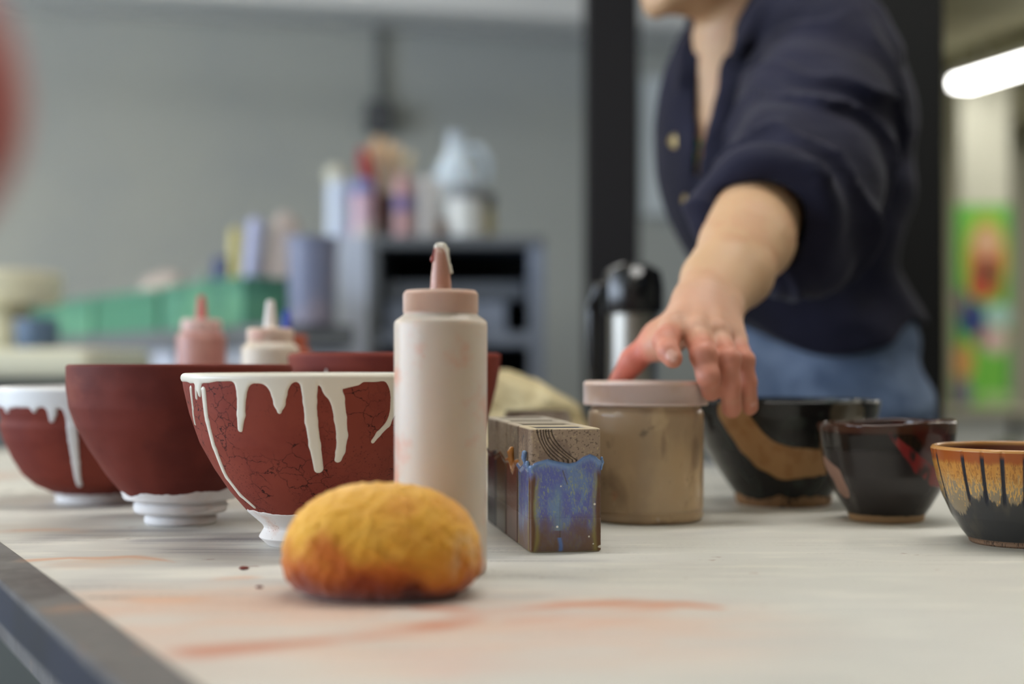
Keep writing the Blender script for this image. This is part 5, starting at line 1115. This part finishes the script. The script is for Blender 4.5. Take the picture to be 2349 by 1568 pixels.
# cream counter and tub at the far left
kc = empty('side_counter', 'cream counter end crossing behind the small white-rimmed bowl', 'counter', (-1.25, 2.95, 0))
M_creamc = pl_('cream_laminate', (220, 216, 192), .5)
mb = MB(); mb.box((-.75, -.15, 1.00), (.42, .35, 1.062)); mb.build('counter_top', M_creamc, kc, smooth=False, bevel=.02)
mb = MB(); mb.box((-.72, -.10, 0), (.36, .32, .9995)); mb.build('cabinet_box', pl_('grey_cabinet', (96, 100, 98), .6), kc, smooth=False, bevel=.004)
s1 = FP/3.1; x = (46-CX)/s1
cr = empty('cream_basin', 'cream wide-rimmed basin standing on the cream counter at the left edge', 'basin', (x-.03, 3.1, 1.0628))
mb = MB(); mb.lathe([(.0005, .0), (.05, 0), (.055, .01), (.05, .07), (.055, .095), (.0005, .095)], 40); mb.build('pedestal', pl_('cream_ceramic', (206, 200, 172), .5), cr)
mb = MB(); mb.lathe([(.0005, .0955), (.108, .0955), (.116, .105), (.118, .162), (.110, .168), (.104, .162), (.10, .115), (.0005, .11)], 56); mb.build('bowl_rim', M_creamc, cr)
mb = MB(); mb.lathe([(.0005, 0), (.040, 0), (.043, .006), (.046, .052), (.044, .062), (.0005, .066)], 36)
tag(mb.build('lidded_box', pl_('slate_blue', (84, 104, 130), .5), None, ((92-CX)/s1+.02, 3.02, 1.0628)), 'slate-blue round box on the cream counter beside the basin', 'box')
# ================================================================== lamps, daylight, camera
def emi(n, c, s): return mat(n, (0.8, .8, .8), .5, emis=c, estr=s)
USE_DROP = True
WARM, NEU = (1, .95, .84), (1, .985, .95)
def batten(x, y, rz, L, col, st, label, z=CE-.10, w_=.07):
    t = empty('ceiling_light', label, 'ceiling light', (x, y, z), rz, 'fluorescent ceiling lights')
    mb = MB(); mb.box((-L/2-.02, -w_-.012, .012), (L/2+.02, w_+.012, .05)); mb.build('housing', M_whitep, t, smooth=False, bevel=.005)
    for g in (-1, 1): mb = MB(); mb.box((g*L*.4-.006, -.006, .0501), (g*L*.4+.006, .006, CE-z-.0005)); mb.build('hanger', M_whitep, t, smooth=False)
    mb = MB(); mb.box((-L/2, -w_, -.03), (L/2, w_, .0118)); mb.build('diffuser', emi('tube_glow', col, st), t, smooth=False)
    return t
LS = 22
batten(-2.5, 3.3, .0, 1.5, (1, .90, .72), LS*2.3, 'unseen fluorescent light hung low to brighten the left side of the grey wall', z=2.26)  # out of view; hung below the ceiling to brighten wall and soffit
batten(-.2, 3.9, .0, 1.5, NEU, LS*.30, 'unseen fluorescent light hung low to brighten the middle of the grey wall', z=2.26)  # likewise unseen, lowered to throw light on the soffit
batten(-1.7, .9, 1.2, 1.5, NEU, LS*.8, 'fluorescent ceiling light left of the work table')
batten(.3, 1.3, .3, 1.5, NEU, LS*1.25, 'fluorescent ceiling light over the work table')
batten(2.0, 1.5, 1.3, 1.5, WARM, LS*.9, 'fluorescent ceiling light right of the work table')
batten(.3, -1.4, .0, 1.5, NEU, LS*.25, 'fluorescent ceiling light behind the camera')
batten(2.6, 4.2, .0, 1.5, NEU, LS*.5, 'fluorescent ceiling light beyond the near black column')
batten(4.2, 6.4, .0, 1.5, WARM, LS*1.6, 'fluorescent ceiling light in the far right bay')
a = P(2205, 198, 7.8); dv = nrm(np.array([.166, -.493, 0])); cc = a+dv*.95
batten(cc[0], cc[1], math.atan2(dv[1], dv[0]), 1.9, (1, .99, .95), 14, 'bright fluorescent ceiling light visible at the upper right edge', z=a[2]+.02, w_=.06)
for i, (a, b) in enumerate(WY):
    l = bpy.data.lights.new('daylight', 'AREA'); l.shape = 'RECTANGLE'; l.size = b-a-.1; l.size_y = WZ1-WZ0-.1; l.energy = 85; l.color = (.72, .84, 1)
    o = bpy.data.objects.new('daylight', l); COL.objects.link(o); o.location = (-4.4, (a+b)/2, (WZ0+WZ1)/2); o.rotation_euler = (0, -math.pi/2, 0)
w = bpy.data.worlds.new('daylight_sky'); SC.world = w; w.use_nodes = True; w.node_tree.nodes['Background'].inputs[0].default_value = (.55, .7, 1, 1); w.node_tree.nodes['Background'].inputs[1].default_value = 1.0
cam = bpy.data.cameras.new('camera'); co = bpy.data.objects.new('camera', cam); COL.objects.link(co)
co.location = (0, 0, ZT+H); co.rotation_euler = (math.pi/2, 0, 0); cam.sensor_width = 36; cam.lens = FP/2349*36; cam.shift_y = (HY-784)/2349
cam.dof.use_dof = True; cam.dof.focus_distance = .980; cam.dof.aperture_fstop = 2.63; cam.clip_start = .02
SC.camera = co
SC.view_settings.view_transform = 'Standard'; SC.view_settings.look = 'None'; SC.view_settings.gamma = 1; SC.view_settings.exposure = 0
SC.cycles.use_denoising = True; SC.cycles.max_bounces = 6; SC.cycles.diffuse_bounces = 3; SC.cycles.glossy_bounces = 3; SC.cycles.transmission_bounces = 4; SC.cycles.caustics_reflective = False; SC.cycles.caustics_refractive = False; SC.cycles.adaptive_threshold = .04; SC.cycles.sample_clamp_indirect = 6
